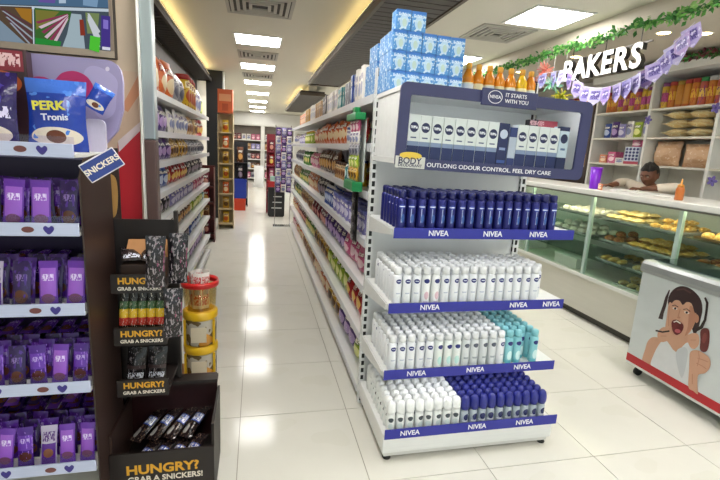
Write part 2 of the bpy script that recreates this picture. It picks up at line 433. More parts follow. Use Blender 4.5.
# ---- illuminated-style header box on top
hd = empty('header_display', (0, 0, 0)); hd.parent = rack
HB = 1.462
mb = MB(); mb.box(.605, 1.56, 1.955, 2.36, HB - .03, HB)                       # tray
hb = bx('header_shelf', WMETAL, hd, .605, 1.56, 1.955, 2.36, HB - .025, HB); bx('led_strip', emitter('#fbfcff', 8.0), hd, .67, 1.50, 1.98, 1.992, HB - .031, HB - .0255)
bx('header_back', mat('#f1f4f2', .5), hd, .66, 1.514, 2.355, 2.365, HB + .001, 1.76)
bx('header_top', WMETAL, hd, .605, 1.56, 1.955, 2.366, 1.755, 1.775)
bx('led_strip', emitter('#fbfcff', 11.0), hd, .67, 1.50, 1.975, 1.99, 1.748, 1.7545)
bx('header_side', mat('#eef0f0', .4), hd, .61, .618, 1.956, 2.35, HB + .001, 1.754); bx('header_side', mat('#eef0f0', .4), hd, 1.545, 1.553, 1.956, 2.35, HB + .001, 1.754)
def rr(x0, x1, z0, z1, r):
    o = []
    for cx, cz, a0 in ((x1 - r, z1 - r, 0), (x0 + r, z1 - r, 90), (x0 + r, z0 + r, 180), (x1 - r, z0 + r, 270)):
        for k in range(5): a = math.radians(a0 + k * 22.5); o.append((cx + r * math.cos(a), cz + r * math.sin(a)))
    return o
outer, inner = rr(.602, 1.575, 1.417, 1.79, .03), rr(.65, 1.522, HB + .004, 1.738, .012)
n = len(outer); mbf = MB(); vs = [(x, 1.94, z) for x, z in outer] + [(x, 1.94, z) for x, z in inner] + [(x, 1.953, z) for x, z in outer] + [(x, 1.953, z) for x, z in inner]
mbf.add(vs, [(i, (i + 1) % n, n + (i + 1) % n, n + i) for i in range(n)] + [(2 * n + i, 3 * n + i, 3 * n + (i + 1) % n, 2 * n + (i + 1) % n) for i in range(n)] +
        [(i, 2 * n + i, 2 * n + (i + 1) % n, (i + 1) % n) for i in range(n)] + [(n + i, n + (i + 1) % n, 3 * n + (i + 1) % n, 3 * n + i) for i in range(n)])
fr = ob('header_frame', mbf.mesh('header_frame', mat('#3a3d68', .4)), hd)
txt('OUTLONG ODOUR CONTROL. FEEL DRY CARE', .0265, NIV, fr, (1.075, 1.9395, 1.440), sx=1.13)
tg = bx('brand_plate', mat('#3a3d68', .4), hd, .98, 1.262, 1.928, 1.939, 1.725, 1.80, .003)
ring = MB()
for (r0, r1) in ((.026, .029),):
    a = [(math.cos(2 * PI * k / 24), math.sin(2 * PI * k / 24)) for k in range(24)]
    ring.add([(c * r1 * 1.25, 0, s * r1) for c, s in a] + [(c * r0 * 1.25, 0, s * r0) for c, s in a], [(k, (k + 1) % 24, 24 + (k + 1) % 24, 24 + k) for k in range(24)])
ob('oval_ring', ring.mesh('oval_ring', NIV), tg, (1.045, 1.9275, 1.764))
txt('NIVEA', .02, NIV, tg, (1.045, 1.9278, 1.764)); txt('IT STARTS', .024, NIV, tg, (1.095, 1.9278, 1.777), align='LEFT'); txt('WITH YOU', .024, NIV, tg, (1.095, 1.9278, 1.751), align='LEFT')
bt = ob('tag_card', MB().box(-.07, .07, -.002, .002, -.032, .02, 0, .001).mesh('tag_card', mat('#d6d6d2', .5)), hd, (.672, 1.935, 1.452))
txt('BODY', .04, DNAVY, bt, (-.003, -.0025, .0)); txt('DEODORANT', .018, DNAVY, bt, (0, -.0025, -.02))
ob('yellow_flash', MB().prism(ell(0, .024, .052, .016), -.003, .0015).mesh('yellow_flash', mat('#e8c84a', .4)), bt)
# the header hangs slightly out of level, its right end lower
HT = .02; _r = Matrix.Rotation(HT, 3, 'Y'); _p = Vector((1.08, 0, 1.6)); hd.rotation_euler = (0, HT, 0); hd.location = _p - _r @ _p
def hz_(x): return HB + .001 - (x - 1.08) * math.tan(HT)
def carton(w, d, h, m, b=.0015): return MB().box(-w / 2, w / 2, -d / 2, d / 2, 0, h, 0, b).mesh('carton', m)

# ---- cartons inside the header
mw = layered('#dfe6e6', [('rect', 0, 1, 0, .30, '#1d2a5c'), ('rect', 0, 1, .30, .40, '#7f90b0'), ('ell', .5, .72, .38, .115, '#1b2350'), ('txt', .2, .8, .69, .75, '#e8ecf4'), ('rect', .25, .75, .47, .50, '#47507a')], front=.5)
mn = layered('#1d2756', [('ell', .5, .74, .38, .11, '#c9d4e6'), ('rect', .2, .8, .36, .42, '#8d9cc0'), ('rect', .1, .9, .05, .12, '#3c5aa0')], front=.5)
cw = carton(.054, .054, .195, mw); cn = carton(.054, .054, .195, mn); cs = carton(.04, .04, .18, layered('#b8c4d6', [('rect', 0, 1, .75, 1, '#2a3870'), ('rect', 0, 1, 0, .2, '#2a3870')]))
x = .685
seq = ['w'] * 8 + ['n', 's'] + ['w'] * 4 + ['b', 'b']
seen = {'w': 0}
mbot = layered('#c2d3e0', [('rect', 0, 1, 0, .28, '#18244f'), ('rect', 0, 1, .9, 1, '#18244f'), ('ell', .5, .72, .38, .11, '#16204a'), ('rect', .25, .75, .45, .5, '#5a6f98')], front=.5)
cb = carton(.052, .054, .205, mbot)
for i, s in enumerate(seq):
    if x > 1.51: break
    w = {'w': .056, 'n': .056, 's': .046, 'b': .055}[s]
    lab = {'w': ('white and navy deodorant carton, %s from the left in the framed header' % NUM[i], 'white cartons in the header display'),
           'n': ('dark navy carton between white cartons in the framed header display', None), 's': ('slim grey-blue carton beside the navy one in the header display', None),
           'b': ('tall pale blue carton with navy base, %s in the framed header' % ('last' if i == 15 else 'last but one'), 'tall blue cartons in the header display')}[s]
    me = {'w': cw, 'n': cn, 's': cs, 'b': cb}[s]
    ob('deodorant_carton', me, None, (x, 1.992 + random.uniform(0, .006), hz_(x)), (0, HT, random.uniform(-.03, .03)), label=lab[0], cat='carton', group=lab[1])
    x += w
rb = ob('card_box', MB().box(-.085, .085, -.02, .02, 0, .045, 0, .002).mesh('card_box', layered('#2c2430', [('rect', .3, 1, .3, 1, '#b04a58'), ('txt', 0, .5, .4, .9, '#d9a7ac')])), None, (1.43, 2.10, 1.66), (0, -.12, 0), label='dark red carton lying at the back of the header display', cat='carton')
for xx in (1.37, 1.49): pass
rb.location = (1.43, 2.12, HB + .0005); rb.rotation_euler = (0, 0, .08)
st = bx('clear_stand', glass('#f4f8f8'), None, 1.35, 1.51, 2.085, 2.16, HB + .0005, HB + .19, 0, label='clear acrylic riser at the back right of the header display', cat='stand')
rb.location = (1.43, 2.12, HB + .1875); st.location.z = -.0035

# ---- spray cans and roll-ons
def spray_proto(name, m, capm, R=.0225, H=.178, cap=.035, n=14):
    e = empty(name)
    b = MB().lathe([(R * .92, 0), (R, .004), (R, H - cap - .012), (R * .8, H - cap - .001)], n).mesh('can_body', m)
    c = MB().lathe([(R * .82, H - cap), (R * .84, H - .010), (R * .76, H - .003), (R * .55, H)], n).mesh('cap', capm)
    KIDS[e.name] = [ob('can_body', b, e), ob('cap', c, e)]; return e
navy_can = layered('#262a78', [('rect', -.003, .001, .03, .10, '#a9b4d8'), ('ell', 0, .105, .014, .010, '#39459c'), ('rect', -.014, .014, .102, .107, '#d5dcf0'), ('ell', .006, .05, .008, .02, '#3e62a8')], 'Object', .28, front=-.004, metal=.3)  # narrow pale streak is a highlight painted into the navy colour
white_can = layered('#eceff4', [('ell', 0, .112, .0135, .0115, '#20276e'), ('rect', -.008, .008, .111, .114, '#e6eaf6'), ('rect', -.011, .011, .05, .056, '#b9c0d4'), ('ell', .003, .028, .010, .014, '#dfe3e8')], 'Object', .3, front=-.004)
pink_can = layered('#eef0f2', [('ell', 0, .112, .0135, .0115, '#20276e'), ('ell', .002, .04, .011, .02, '#d9b8c6'), ('rect', -.012, .012, .0, .012, '#c8bcd4')], 'Object', .3, front=-.004)
aqua_can = layered('#8fd0da', [('ell', 0, .112, .0135, .0115, '#20276e'), ('ell', .002, .045, .013, .026, '#d2eef0'), ('rect', -.02, .02, 0, .02, '#6cc0cc')], 'Object', .3, front=-.004)
grey_can = layered('#d8dde0', [('ell', 0, .112, .0135, .0115, '#4a5060'), ('rect', -.013, .013, .04, .05, '#9aa4ac')], 'Object', .3, front=-.004)
blush_can = layered('#eaf0ee', [('ell', 0, .112, .0135, .0115, '#20276e'), ('ell', 0, .04, .012, .022, '#b9e0dc')], 'Object', .3, front=-.004)
capN = mat('#1d2162', .3); capW = mat('#eef0f3', .3); capA = mat('#8ccfd9', .3)
protos = {k: spray_proto('spray_can', m, c) for k, m, c in (('navy', navy_can, capN), ('white', white_can, capW), ('pink', pink_can, capW), ('aqua', aqua_can, capA), ('grey', grey_can, capW), ('blush', blush_can, capW))}
used = set()
def can(k, loc, label, group):
    if k in used: o = dup(protos[k], loc)
    else: o = protos[k]; o.location = loc; used.add(k)
    o.rotation_euler = (0, 0, random.uniform(-.25, .25)); setp(o, label, 'spray can', group)
NX = 17
for r in range(6):
    for i in range(NX):
        x = .648 + i * .0495; y = 1.952 + r * .052
        if r > 3 and i > 3: continue
        if not (i >= 15 and r > 1):
            can('navy', (x + random.uniform(-.001, .001), y, ZS1 + .0005), 'navy spray can, %s of the highest can shelf' % rc(i, r), 'navy spray cans')
for r in range(7):
    for i in range(NX):
        x = .655 + i * .0492; y = 1.953 + r * .052
        if r > 5 and i > 8: continue
        k = 'pink' if (i % 6 in (3, 4) and i < 9) else 'white'
        if i == 16 and r == 0: continue
        can(k, (x + random.uniform(-.001, .001), y, ZS2 + .0005), {'white': 'white spray can, %s of the middle can shelf', 'pink': 'pink-tinted spray can, %s of middle can shelf'}[k] % rc(i, r), {'white': 'white spray cans on the middle shelf', 'pink': 'pink tinted spray cans on the middle shelf'}[k])
for r in range(7):
    for i in range(NX):
        x = .655 + i * .0492; y = 1.953 + r * .052
        k = 'white' if i < 5 else 'blush' if i < 8 else 'grey' if i < 12 else 'white' if i < 13 else 'aqua'
        if i == 15 and r == 0: continue
        d = {'white': 'white spray can with navy badge', 'blush': 'mint-swirl spray can', 'grey': 'pale grey spray can', 'aqua': 'aqua blue spray can'}[k]
        can(k, (x + random.uniform(-.001, .001), y, ZS3 + .0005), d.replace(' with navy badge', '') + ', %s of lowest can shelf' % rc(i, r), d + 's above the base')
# roll-ons on the base
ro = empty('roll_on'); Rr = .0228
glassb = layered('#aeb9c4', [('ell', 0, .045, .014, .018, '#2a3060'), ('rect', -.018, .018, .02, .028, '#e8ecf0')], 'Object', .2, front=-.004)
KIDS[ro.name] = [ob('bottle', MB().lathe([(Rr * .85, 0), (Rr * .92, .006), (Rr * .92, .07), (Rr * .7, .083)], 14).mesh('bottle', glassb), ro),
                 ob('dome_cap', MB().lathe([(Rr * .9, .084), (Rr * 1.04, .098), (Rr * 1.06, .115), (Rr * .98, .133), (Rr * .78, .148), (Rr * .45, .156), (.004, .158)], 14).mesh('dome_cap', mat('#2a2f86', .3)), ro)]
rw = empty('roll_on')
KIDS[rw.name] = [ob('bottle', MB().lathe([(Rr * .9, 0), (Rr * .96, .006), (Rr * .96, .085), (Rr * .8, .095)], 14).mesh('bottle', layered('#eef1f0', [('ell', 0, .065, .013, .012, '#39424a'), ('ell', 0, .03, .013, .016, '#d3dfdd')], 'Object', .3, front=-.004)), rw),
                 ob('dome_cap', MB().lathe([(Rr * .98, .096), (Rr, .11), (Rr * .98, .13), (Rr * .85, .146), (Rr * .55, .154), (.004, .157)], 14).mesh('dome_cap', mat('#f3f5f5', .35)), rw)]
ZB = .1505; first = {ro: 1, rw: 1}
for r in range(9):
    for i in range(18):
        x = .648 + i * .0492; y = 1.88 + r * .0495
        nav = i >= 8
        if nav and r == 8: continue
        p = ro if nav else rw
        o = p if first[p] else dup(p, (0, 0, 0)); first[p] = 0
        o.location = (x + random.uniform(-.001, .001), y, ZB); o.rotation_euler = (0, 0, random.uniform(-.3, .3))
        setp(o, ('navy-capped roll-on, %s of the rack base' if nav else 'white roll-on, %s of the rack base') % rc(i - 8 if nav else i, r), 'deodorant', 'navy capped roll-ons' if nav else 'white roll-ons')

# ---- central gondola
G0, G1 = 2.42, 8.3
gon = empty('gondola_shelving', (0, 0, 0), label='long white double-sided shelving running down the right of the aisle', cat='shelving')
bx('back_panel', WMETAL, gon, 1.06, 1.085, G0 + .02, G1 - .02, .02, 1.99)
GZ = [1.79, 1.53, 1.265, .99, .72, .42, .09]
bx('plinth', mat('#cfcfcb', .4), gon, .63, 1.52, G0 + .01, G1 - .01, .0, .055)
for z in GZ:
    for sx0, sx1, fx in ((.605, 1.058, .605), (1.087, 1.54, 1.54)):
        s = bx('shelf', WMETAL, gon, sx0, sx1, G0, G1, z - .03, z)
        if fx < 1: bx('price_strip', mat('#d9dbe0', .3), s, .599, .6045, G0, G1, z - .04, z + .004)
mbu = MB()
for y in (G0 + .0, 3.9, 5.37, 6.84, G1 - .03):
    bx('upright', WMETAL, gon, 1.045, 1.10, y, y + .03, 0, 2.0)
    for z in GZ[:-1]:
        pass
for z in GZ[2:4]:
    s = MB()
for y in ():
    bx('shelf_divider', mat('#d3d8da', .3), gon, .64, 1.04, y, y + .006, 1.795, 1.87)

# ================================================================== GENERAL MERCHANDISE
def pk(base, c2, c3, c4='#f2efe6'):      # printed bag / carton artwork
    return layered(base, [('ell', .5, .38, .36, .2, c2), ('rect', .12, .88, .62, .80, c3), ('txt', .18, .82, .65, .78, c4), ('spot', 7, .66, c4)], rough=.3, front=None, bump=0)
MESH = {}
def pouch(w, h, d, m): 
    k = ('p', w, h, d, m.name)
    if k not in MESH: MESH[k] = MB().pillow(w, h, d, wob=.0025).mesh('bag', m)
    return MESH[k]
def cart(w, h, d, m):
    k = ('c', w, h, d, m.name)
    if k not in MESH: MESH[k] = MB().box(-w / 2, w / 2, -d / 2, d / 2, 0, h, 0, .002).mesh('carton', m)
    return MESH[k]
def bottle(r, h, m, capm):
    k = ('b', r, h, m.name, capm.name)
    if k not in MESH:
        q = MB().lathe([(r * .9, 0), (r, .006), (r, h * .62), (r * .55, h * .78), (r * .36, h * .83), (r * .36, h * .88)], 12)
        q.lathe([(r * .42, h * .88), (r * .42, h)], 12, 1); MESH[k] = q.mesh('bottle', [m, capm])
    return MESH[k]
def jar(r, h, m, capm):
    k = ('j', r, h, m.name, capm.name)
    if k not in MESH:
        q = MB().lathe([(r * .92, 0), (r, .006), (r, h * .8), (r * .9, h * .85)], 12)
        q.lathe([(r * .97, h * .85), (r * .97, h * .985), (r * .9, h)], 12, 1); MESH[k] = q.mesh('jar', [m, capm])
    return MESH[k]
KN = {'p': ('snack_bag', 'bag'), 'c': ('carton', 'carton'), 'b': ('bottle', 'bottle'), 'j': ('jar', 'jar')}
def rows(xf, y0, z, runs, dirx, where, tilt=0, maxd=.3):
    """runs of goods along Y on a shelf whose front edge is at x=xf; dirx=+1 when the shelf goes back towards +X"""
    y = y0
    if dirx > 0:
        gi = min(range(7), key=lambda q: abs(GZ[q] - z)); gap = GZ[gi - 1] - z - .05 if gi else .3
        runs = [(k, c_, n_, w * 1.15, min(h * 1.3, gap), d * 1.3, m, mc) if k == 'p' else (k, c_, n_, w, h, d, m, mc) for k, c_, n_, w, h, d, m, mc in runs]
    for ri, (kind, cdesc, n, w, h, d, m, mc) in enumerate(runs):
        nm, cat = KN[kind]
        if dirx > 0 and kind == 'p': nm = 'packet'
        me = {'p': lambda: pouch(w, h, d, m), 'c': lambda: cart(w, h, d, m), 'b': lambda: bottle(w / 2, h, m, mc), 'j': lambda: jar(w / 2, h, m, mc)}[kind]()
        for i in range(n):
            yy = y + w / 2; y += w * 1.08 + .005
            if yy > (8.2 if dirx > 0 else 5.95): break
            for r in range(2 if d < maxd / 2 and kind in 'bj' else 1):
                rz = (-PI / 2 if dirx > 0 else PI / 2) + random.uniform(-.16, .16) * (.2 if kind == 'c' else 1)
                rx = random.uniform(-.14, -.03) if kind == 'p' else 0
                x = xf + dirx * (.012 + (d if kind in 'pc' else w) / 2 + .006 + r * (w * 1.05 + .014) + random.uniform(0, .012) + (.012 if kind == 'p' else 0))
                lab = '%s%s, %s from near end of run, %s' % (cdesc, ' behind' if r else '', NUM[i], where)
                sc = random.uniform(.86 if kind == 'p' else .95, 1.0)
                o = ob(nm, me, None, (x, yy, z + .001), (rx, 0, rz), label=lab, cat=cat, group=cdesc + 's on the ' + where)
                o.scale = (sc if kind != 'p' else .98, 1, sc)
        y += .012
C = {'orange': pk('#d9682a', '#f0d9b0', '#a3321c'), 'red': pk('#b3262a', '#f0c86a', '#7c1518'), 'yellow': pk('#e0b62e', '#b9531e', '#fff2c0', '#8a3a10'), 'purple': pk('#4a2c78', '#b79ad0', '#2c1850'), 'white': pk('#e6e2dc', '#8890b8', '#c4c0d0', '#5a4a7a'),
     'green': pk('#4f8a3c', '#e3d680', '#2c5a24'), 'blue': pk('#2d4fa0', '#c8d4ec', '#1c2c68'), 'brown': pk('#6a3d24', '#d8a45c', '#3e2014'), 'pink': pk('#cf5f8c', '#f3d4dc', '#a02c60'), 'black': pk('#26222a', '#8c7e90', '#4a4452'),
     'lav': pk('#8d86c0', '#d9d4ea', '#5c54a0'), 'lime': pk('#9fb832', '#f0f0a0', '#5a7c1c'), 'tan': pk('#c89c66', '#7c4c28', '#f0dcb4', '#5c2c14'), 'grey': pk('#9a9aa2', '#54566a', '#d4d4dc', '#30304a'), 'maroon': pk('#6e1e34', '#d89a8c', '#3c0c1c'), 'teal': pk('#3a8c94', '#d4ecec', '#1c5a64'), 'peach': pk('#d88a60', '#f2dcb8', '#9c3a2c'), 'gold': pk('#c99a30', '#5c3814', '#f4e0a0', '#7c2814')}
cW, cR, cB, cY, cG = mat('#e8e8e8', .4), mat('#b02a26', .4), mat('#28408c', .4), mat('#d8a828', .4), mat('#3c7a3a', .4)
A, B_ = .6, 'gondola shelf'
y0 = 2.47
rows(.6, y0 + .3, GZ[0], [('c', 'white and blue upright carton', 3, .07, .21, .14, C['white'], None), ('c', 'blue upright carton', 2, .06, .20, .14, C['blue'], None), ('c', 'grey and white upright carton', 4, .05, .17, .14, C['grey'], None), ('c', 'teal and white carton', 4, .06, .165, .12, C['teal'], None),
     ('c', 'white thin carton', 9, .055, .18, .13, C['white'], None), ('c', 'dark thin carton', 5, .05, .19, .12, C['black'], None), ('c', 'tan thin carton', 8, .06, .17, .12, C['tan'], None), ('c', 'white slim carton at far end', 7, .055, .18, .12, C['white'], None), ('c', 'pale yellow carton', 7, .07, .17, .12, C['gold'], None), ('c', 'peach carton', 9, .07, .15, .12, C['peach'], None)], 1, 'top ' + B_)
rows(.6, y0 + .33, GZ[1], [('p', 'red packet', 2, .09, .13, .05, C['red'], None), ('j', 'white blue-lidded jar', 3, .07, .12, .07, C['white'], cB), ('p', 'orange brown packet', 9, .12, .16, .07, C['orange'], None), ('p', 'brown packet', 5, .11, .15, .06, C['peach'], None), ('b', 'yellow green bottle', 12, .055, .16, .055, C['lime'], cY), ('p', 'lavender packet', 9, .1, .12, .05, C['lav'], None), ('p', 'white packet', 8, .1, .13, .05, C['white'], None)], 1, 'second ' + B_)
rows(.6, y0 + .33, GZ[2], [('j', 'yellow jar', 2, .08, .15, .08, C['yellow'], cY), ('b', 'teal bottle', 4, .06, .16, .06, C['teal'], cB), ('j', 'pale brown-lidded jar', 5, .075, .13, .07, C['tan'], mat('#4c2a18', .4)), ('p', 'brown beige packet', 7, .13, .17, .07, C['brown'], None), ('p', 'pink white packet', 6, .1, .14, .06, C['pink'], None), ('b', 'green bottle', 9, .06, .17, .06, C['green'], cG), ('p', 'white grey packet', 11, .1, .14, .06, C['grey'], None)], 1, 'third ' + B_)
rows(.6, y0 + .1, GZ[3], [('j', 'lavender jar', 14, .075, .15, .075, C['lav'], mat('#6c70b8', .4)), ('b', 'pale blue bottle', 6, .06, .18, .06, C['blue'], cW), ('p', 'black packet with orange print', 5, .12, .17, .07, C['black'], None), ('p', 'brown orange packet', 6, .12, .17, .07, C['peach'], None), ('p', 'brown green packet', 8, .11, .15, .06, C['green'], None), ('p', 'tan packet', 9, .11, .15, .06, C['tan'], None)], 1, 'fourth ' + B_)
rows(.6, y0 + .02, GZ[4], [('p', 'pink red packet', 5, .12, .15, .06, C['pink'], None), ('p', 'purple packet', 7, .11, .16, .06, C['purple'], None), ('p', 'brown pink packet', 8, .11, .15, .06, C['maroon'], None), ('p', 'tan and red packet', 9, .11, .16, .06, C['tan'], None), ('p', 'dark green packet', 8, .11, .16, .06, C['green'], None), ('p', 'grey packet', 9, .11, .15, .06, C['grey'], None)], 1, 'fifth ' + B_)
rows(.6, y0 + .02, GZ[5], [('p', 'red and white packet', 4, .13, .17, .07, C['red'], None), ('p', 'lime green packet', 6, .12, .19, .07, C['lime'], None), ('p', 'brown gold packet', 6, .13, .18, .07, C['gold'], None), ('p', 'olive packet', 6, .12, .18, .07, C['green'], None), ('p', 'dark maroon packet', 7, .12, .17, .07, C['maroon'], None), ('p', 'orange packet', 8, .12, .17, .07, C['orange'], None), ('p', 'grey violet packet', 6, .12, .16, .07, C['lav'], None)], 1, 'sixth ' + B_)
rows(.6, y0 + .02, GZ[6], [('p', 'lime and white packet', 2, .13, .16, .08, C['lime'], None), ('p', 'dark purple packet', 3, .15, .2, .08, C['purple'], None), ('p', 'yellow packet', 3, .15, .19, .08, C['gold'], None), ('p', 'peach and white packet', 6, .14, .21, .08, C['peach'], None), ('p', 'tan and orange packet', 7, .14, .22, .08, C['tan'], None), ('p', 'orange red packet', 6, .13, .21, .08, C['orange'], None), ('p', 'pink maroon packet', 9, .13, .18, .07, C['pink'], None)], 1, 'bottom ' + B_)

# clip-strip of small packets hooked on the near corner of the gondola
cs_ = empty('clip_strip', (.575, 2.62, 1.26), label='green clip holder of small white and yellow packets hooked on the gondola corner', cat='clip strip')
gm = mat('#17864a', .35)
bx('top_tray', gm, cs_, -.05, .012, -.13, .13, .40, .44, .006); bx('bottom_tray', gm, cs_, -.05, .012, -.13, .13, 0, .055, .006); bx('hook', gm, cs_, -.035, 0, -.03, .03, .44, .475, .004); bx('backing_card', mat('#c4ccc8', .5), cs_, .012, .018, -.125, .125, .056, .399)
for k, (m, nm) in enumerate(((C['gold'], 'yellow'), (C['lime'], 'pale green'), (C['grey'], 'grey'), (C['white'], 'white'), (C['pink'], 'pale pink'))):
    for j in range(3):
        ob('packet', pouch(.075, .085, .03, m), cs_, (-.018, -.083 + j * .083, .058 + k * .068), (0, 0, -PI / 2))
bk = empty('hanging_strip', (.585, 2.62, .95), label='black hanging strip of small dark packets below the green clip holder', cat='clip strip')
bx('strap', BLACK, bk, -.004, .0, -.05, .05, 0, .30)
for k in range(4): ob('packet', pouch(.095, .085, .02, layered('#1d1c20', [('txt', .1, .9, .2, .5, '#8a8a90')])), bk, (-.016, 0, .002 + k * .074), (0, 0, -PI / 2))

# ---- left wall shelving
LX = -.6; L0, L1 = 2.66, 6.05
lsh = empty('wall_shelving', (0, 0, 0), label='white wall shelving of snacks along the left of the aisle', cat='shelving')
LZ = [1.78, 1.54, 1.35, 1.155, .975, .775, .55, .30, .10]
bx('back_panel', mat('#3a2f2a', .5), lsh, XL + .005, XL + .02, L0, L1, 0, 2.57)
bx('side_panel', WMETAL, lsh, XL + .021, -.92, L0 - .02, L0 - .001, 0, 2.3)
bx('plinth', mat('#cfcfcb', .4), lsh, XL + .021, -.64, L0, L1, 0, .07)
for z in LZ:
    s = bx('shelf', WMETAL, lsh, XL + .021, LX, L0, L1, z - .025, z); bx('price_strip', mat('#dcdee2', .3), s, LX + .0005, LX + .006, L0, L1, z - .035, z + .005)
for y in (L0, 4.35, L1 - .03): bx('upright', WMETAL, lsh, XL + .021, XL + .05, y, y + .03, .0, 2.34)
D_ = 'left wall shelf'
ys = 2.75
def lrow(zi, nm, runs):
    gap = (LZ[zi - 1] - LZ[zi] - .035) if zi else .34
    runs = [(k, c_, n_, w * 1.18, min(h * 1.28, gap), d * 1.15, m, mc) for k, c_, n_, w, h, d, m, mc in runs]
    rows(LX, ys, LZ[zi], runs, -1, nm + ' ' + D_)
lrow(0, 'top', [('p', 'white and silver snack bag', 2, .2, .3, .1, C['white'], None), ('p', 'orange red snack pouch', 3, .2, .26, .1, C['orange'], None), ('p', 'pale grey snack bag', 2, .18, .22, .1, C['grey'], None), ('j', 'yellow tub with red lid', 4, .12, .24, .12, C['yellow'], cR), ('p', 'white snack bag', 3, .15, .25, .08, C['white'], None), ('p', 'lime yellow snack bag', 3, .15, .24, .08, C['lime'], None)])
lrow(1, 'second', [('p', 'purple and white pouch', 6, .12, .17, .06, C['purple'], None), ('p', 'silver grey pouch', 6, .12, .16, .06, C['white'], None), ('p', 'beige pouch', 5, .11, .15, .06, C['tan'], None), ('p', 'red and white pouch', 4, .12, .17, .06, C['red'], None)])
lrow(2, 'third', [('p', 'dark purple pouch', 7, .11, .14, .06, C['purple'], None), ('p', 'gold foil pouch', 7, .1, .12, .06, C['gold'], None), ('p', 'grey brown pouch', 9, .1, .12, .06, C['grey'], None)])
lrow(3, 'fourth', [('p', 'navy pouch', 6, .11, .13, .06, C['blue'], None), ('p', 'red foil pouch', 7, .1, .12, .06, C['red'], None), ('p', 'dark pouch', 9, .1, .12, .06, C['black'], None)])
lrow(4, 'fifth', [('p', 'dark grey pouch', 7, .1, .12, .05, C['black'], None), ('p', 'pale lavender pouch', 9, .11, .13, .05, C['lav'], None), ('p', 'white and pink pouch', 8, .1, .12, .05, C['pink'], None)])
lrow(5, 'sixth', [('p', 'pink and white pouch', 6, .12, .15, .06, C['pink'], None), ('p', 'dark brown pouch', 7, .11, .14, .06, C['brown'], None), ('p', 'green and yellow pouch', 7, .11, .14, .06, C['lime'], None), ('p', 'mint pouch', 4, .11, .14, .06, C['teal'], None)])
lrow(6, 'seventh', [('p', 'grey silver pouch', 7, .12, .16, .06, C['grey'], None), ('p', 'black pouch', 5, .12, .16, .06, C['black'], None), ('p', 'bright blue pouch', 5, .14, .18, .07, C['blue'], None), ('p', 'green pouch', 5, .12, .16, .06, C['green'], None)])
lrow(7, 'eighth', [('p', 'orange snack pouch', 6, .13, .17, .07, C['orange'], None), ('p', 'teal pouch', 5, .13, .17, .07, C['teal'], None), ('p', 'purple snack pouch', 6, .14, .18, .07, C['purple'], None), ('p', 'white pouch', 5, .12, .16, .06, C['white'], None)])
lrow(8, 'bottom', [('p', 'yellow snack pouch', 7, .15, .16, .07, C['yellow'], None), ('p', 'dark olive pouch', 6, .14, .15, .07, C['green'], None), ('p', 'white snack pouch', 7, .13, .15, .07, C['white'], None)])

# ---- blue cartons and orange bottles on top of the rack
bb = layered('#5596d6', [('rect', 0, 1, .86, 1, '#3a74c2'), ('ell', .52, .42, .3, .33, '#b4d2ea'), ('spot', 5, .58, '#c6dcec'), ('ell', .56, .36, .15, .2, '#b9cfc8'), ('txt', .15, .85, .68, .84, '#cfe2f4')], front=None, rough=.4)
bme = MB().box(-.0355, .0355, -.037, .037, 0, .0885, 0, .002).mesh('blue_carton', bb)
rn = ['bottom', 'second', 'third', 'top']
for row in range(4):
    for c_ in range(2 if row == 3 else 5):
        for dpt in range(3 if c_ == 0 and row < 3 else 1):
            x = .643 + c_ * .0735 + (.012 if row == 3 else 0) + random.uniform(-.001, .001); y = 2.17 + dpt * .0765
            ob('blue_carton', bme, None, (x, y, 1.7765 - (x - .035 - 1.08) * HT + row * .0890), (0, 0, random.uniform(-.05, .05)), label='small light blue carton, %s from left, %s row of the rack-top stack%s' % (NUM[c_], rn[row], ('', ', behind', ', farthest back')[dpt]), cat='carton', group='blue cartons, %s row' % rn[row])
for k in range(3):
    for row in range(3 - (k > 1)):
        ob('pale_carton', bme, None, (.655 + random.uniform(-.002, .002), 2.50 + k * .08, 1.7915 + row * .0890), (0, 0, .05), label='blue carton behind the slotted post on gondola top, %s pile, %s row' % (NUM[k], rn[row]), cat='carton', group='blue cartons on gondola top')
obm = layered('#d8831c', [('rect', -1, 1, .03, .07, '#e9d9a8')], 'Object', .15); ocap = mat('#e0a43a', .35); oyl = layered('#e0b324', [('rect', -1, 1, .03, .07, '#f0e4b0')], 'Object', .15)
for k in range(7):
    e = empty('oil_bottle', (1.03 + k * .060, 2.20 + random.uniform(-.01, .01), 1.7765 - (1.0 + k * .060 - 1.08) * HT), label='%s bottle, %s from the left in the row on the end rack' % ('yellow' if k == 5 else 'amber orange', ordn[k] if k else 'first'), cat='bottle', group='amber bottles on top of the rack')
    r = .029; e.scale = (1, 1, 1.12)
    b = ob('body', MB().lathe([(r * .9, 0), (r, .008), (r, .035), (r * .93, .05), (r, .07), (r, .095), (r * .5, .125), (r * .42, .13)], 14).mesh('body', oyl if k == 5 else obm), e)
    ob('cap', MB().lathe([(r * .5, .1305), (r * .5, .152), (r * .4, .155)], 12).mesh('cap', ocap), e)
    ob('label_wrap', MB().lathe([(r * 1.012, .03), (r * 1.012, .065)], 14, capb=False, capt=False).mesh('label_wrap', mat('#e6d9b0' if k % 2 else '#cdd3d8', .4)), e)

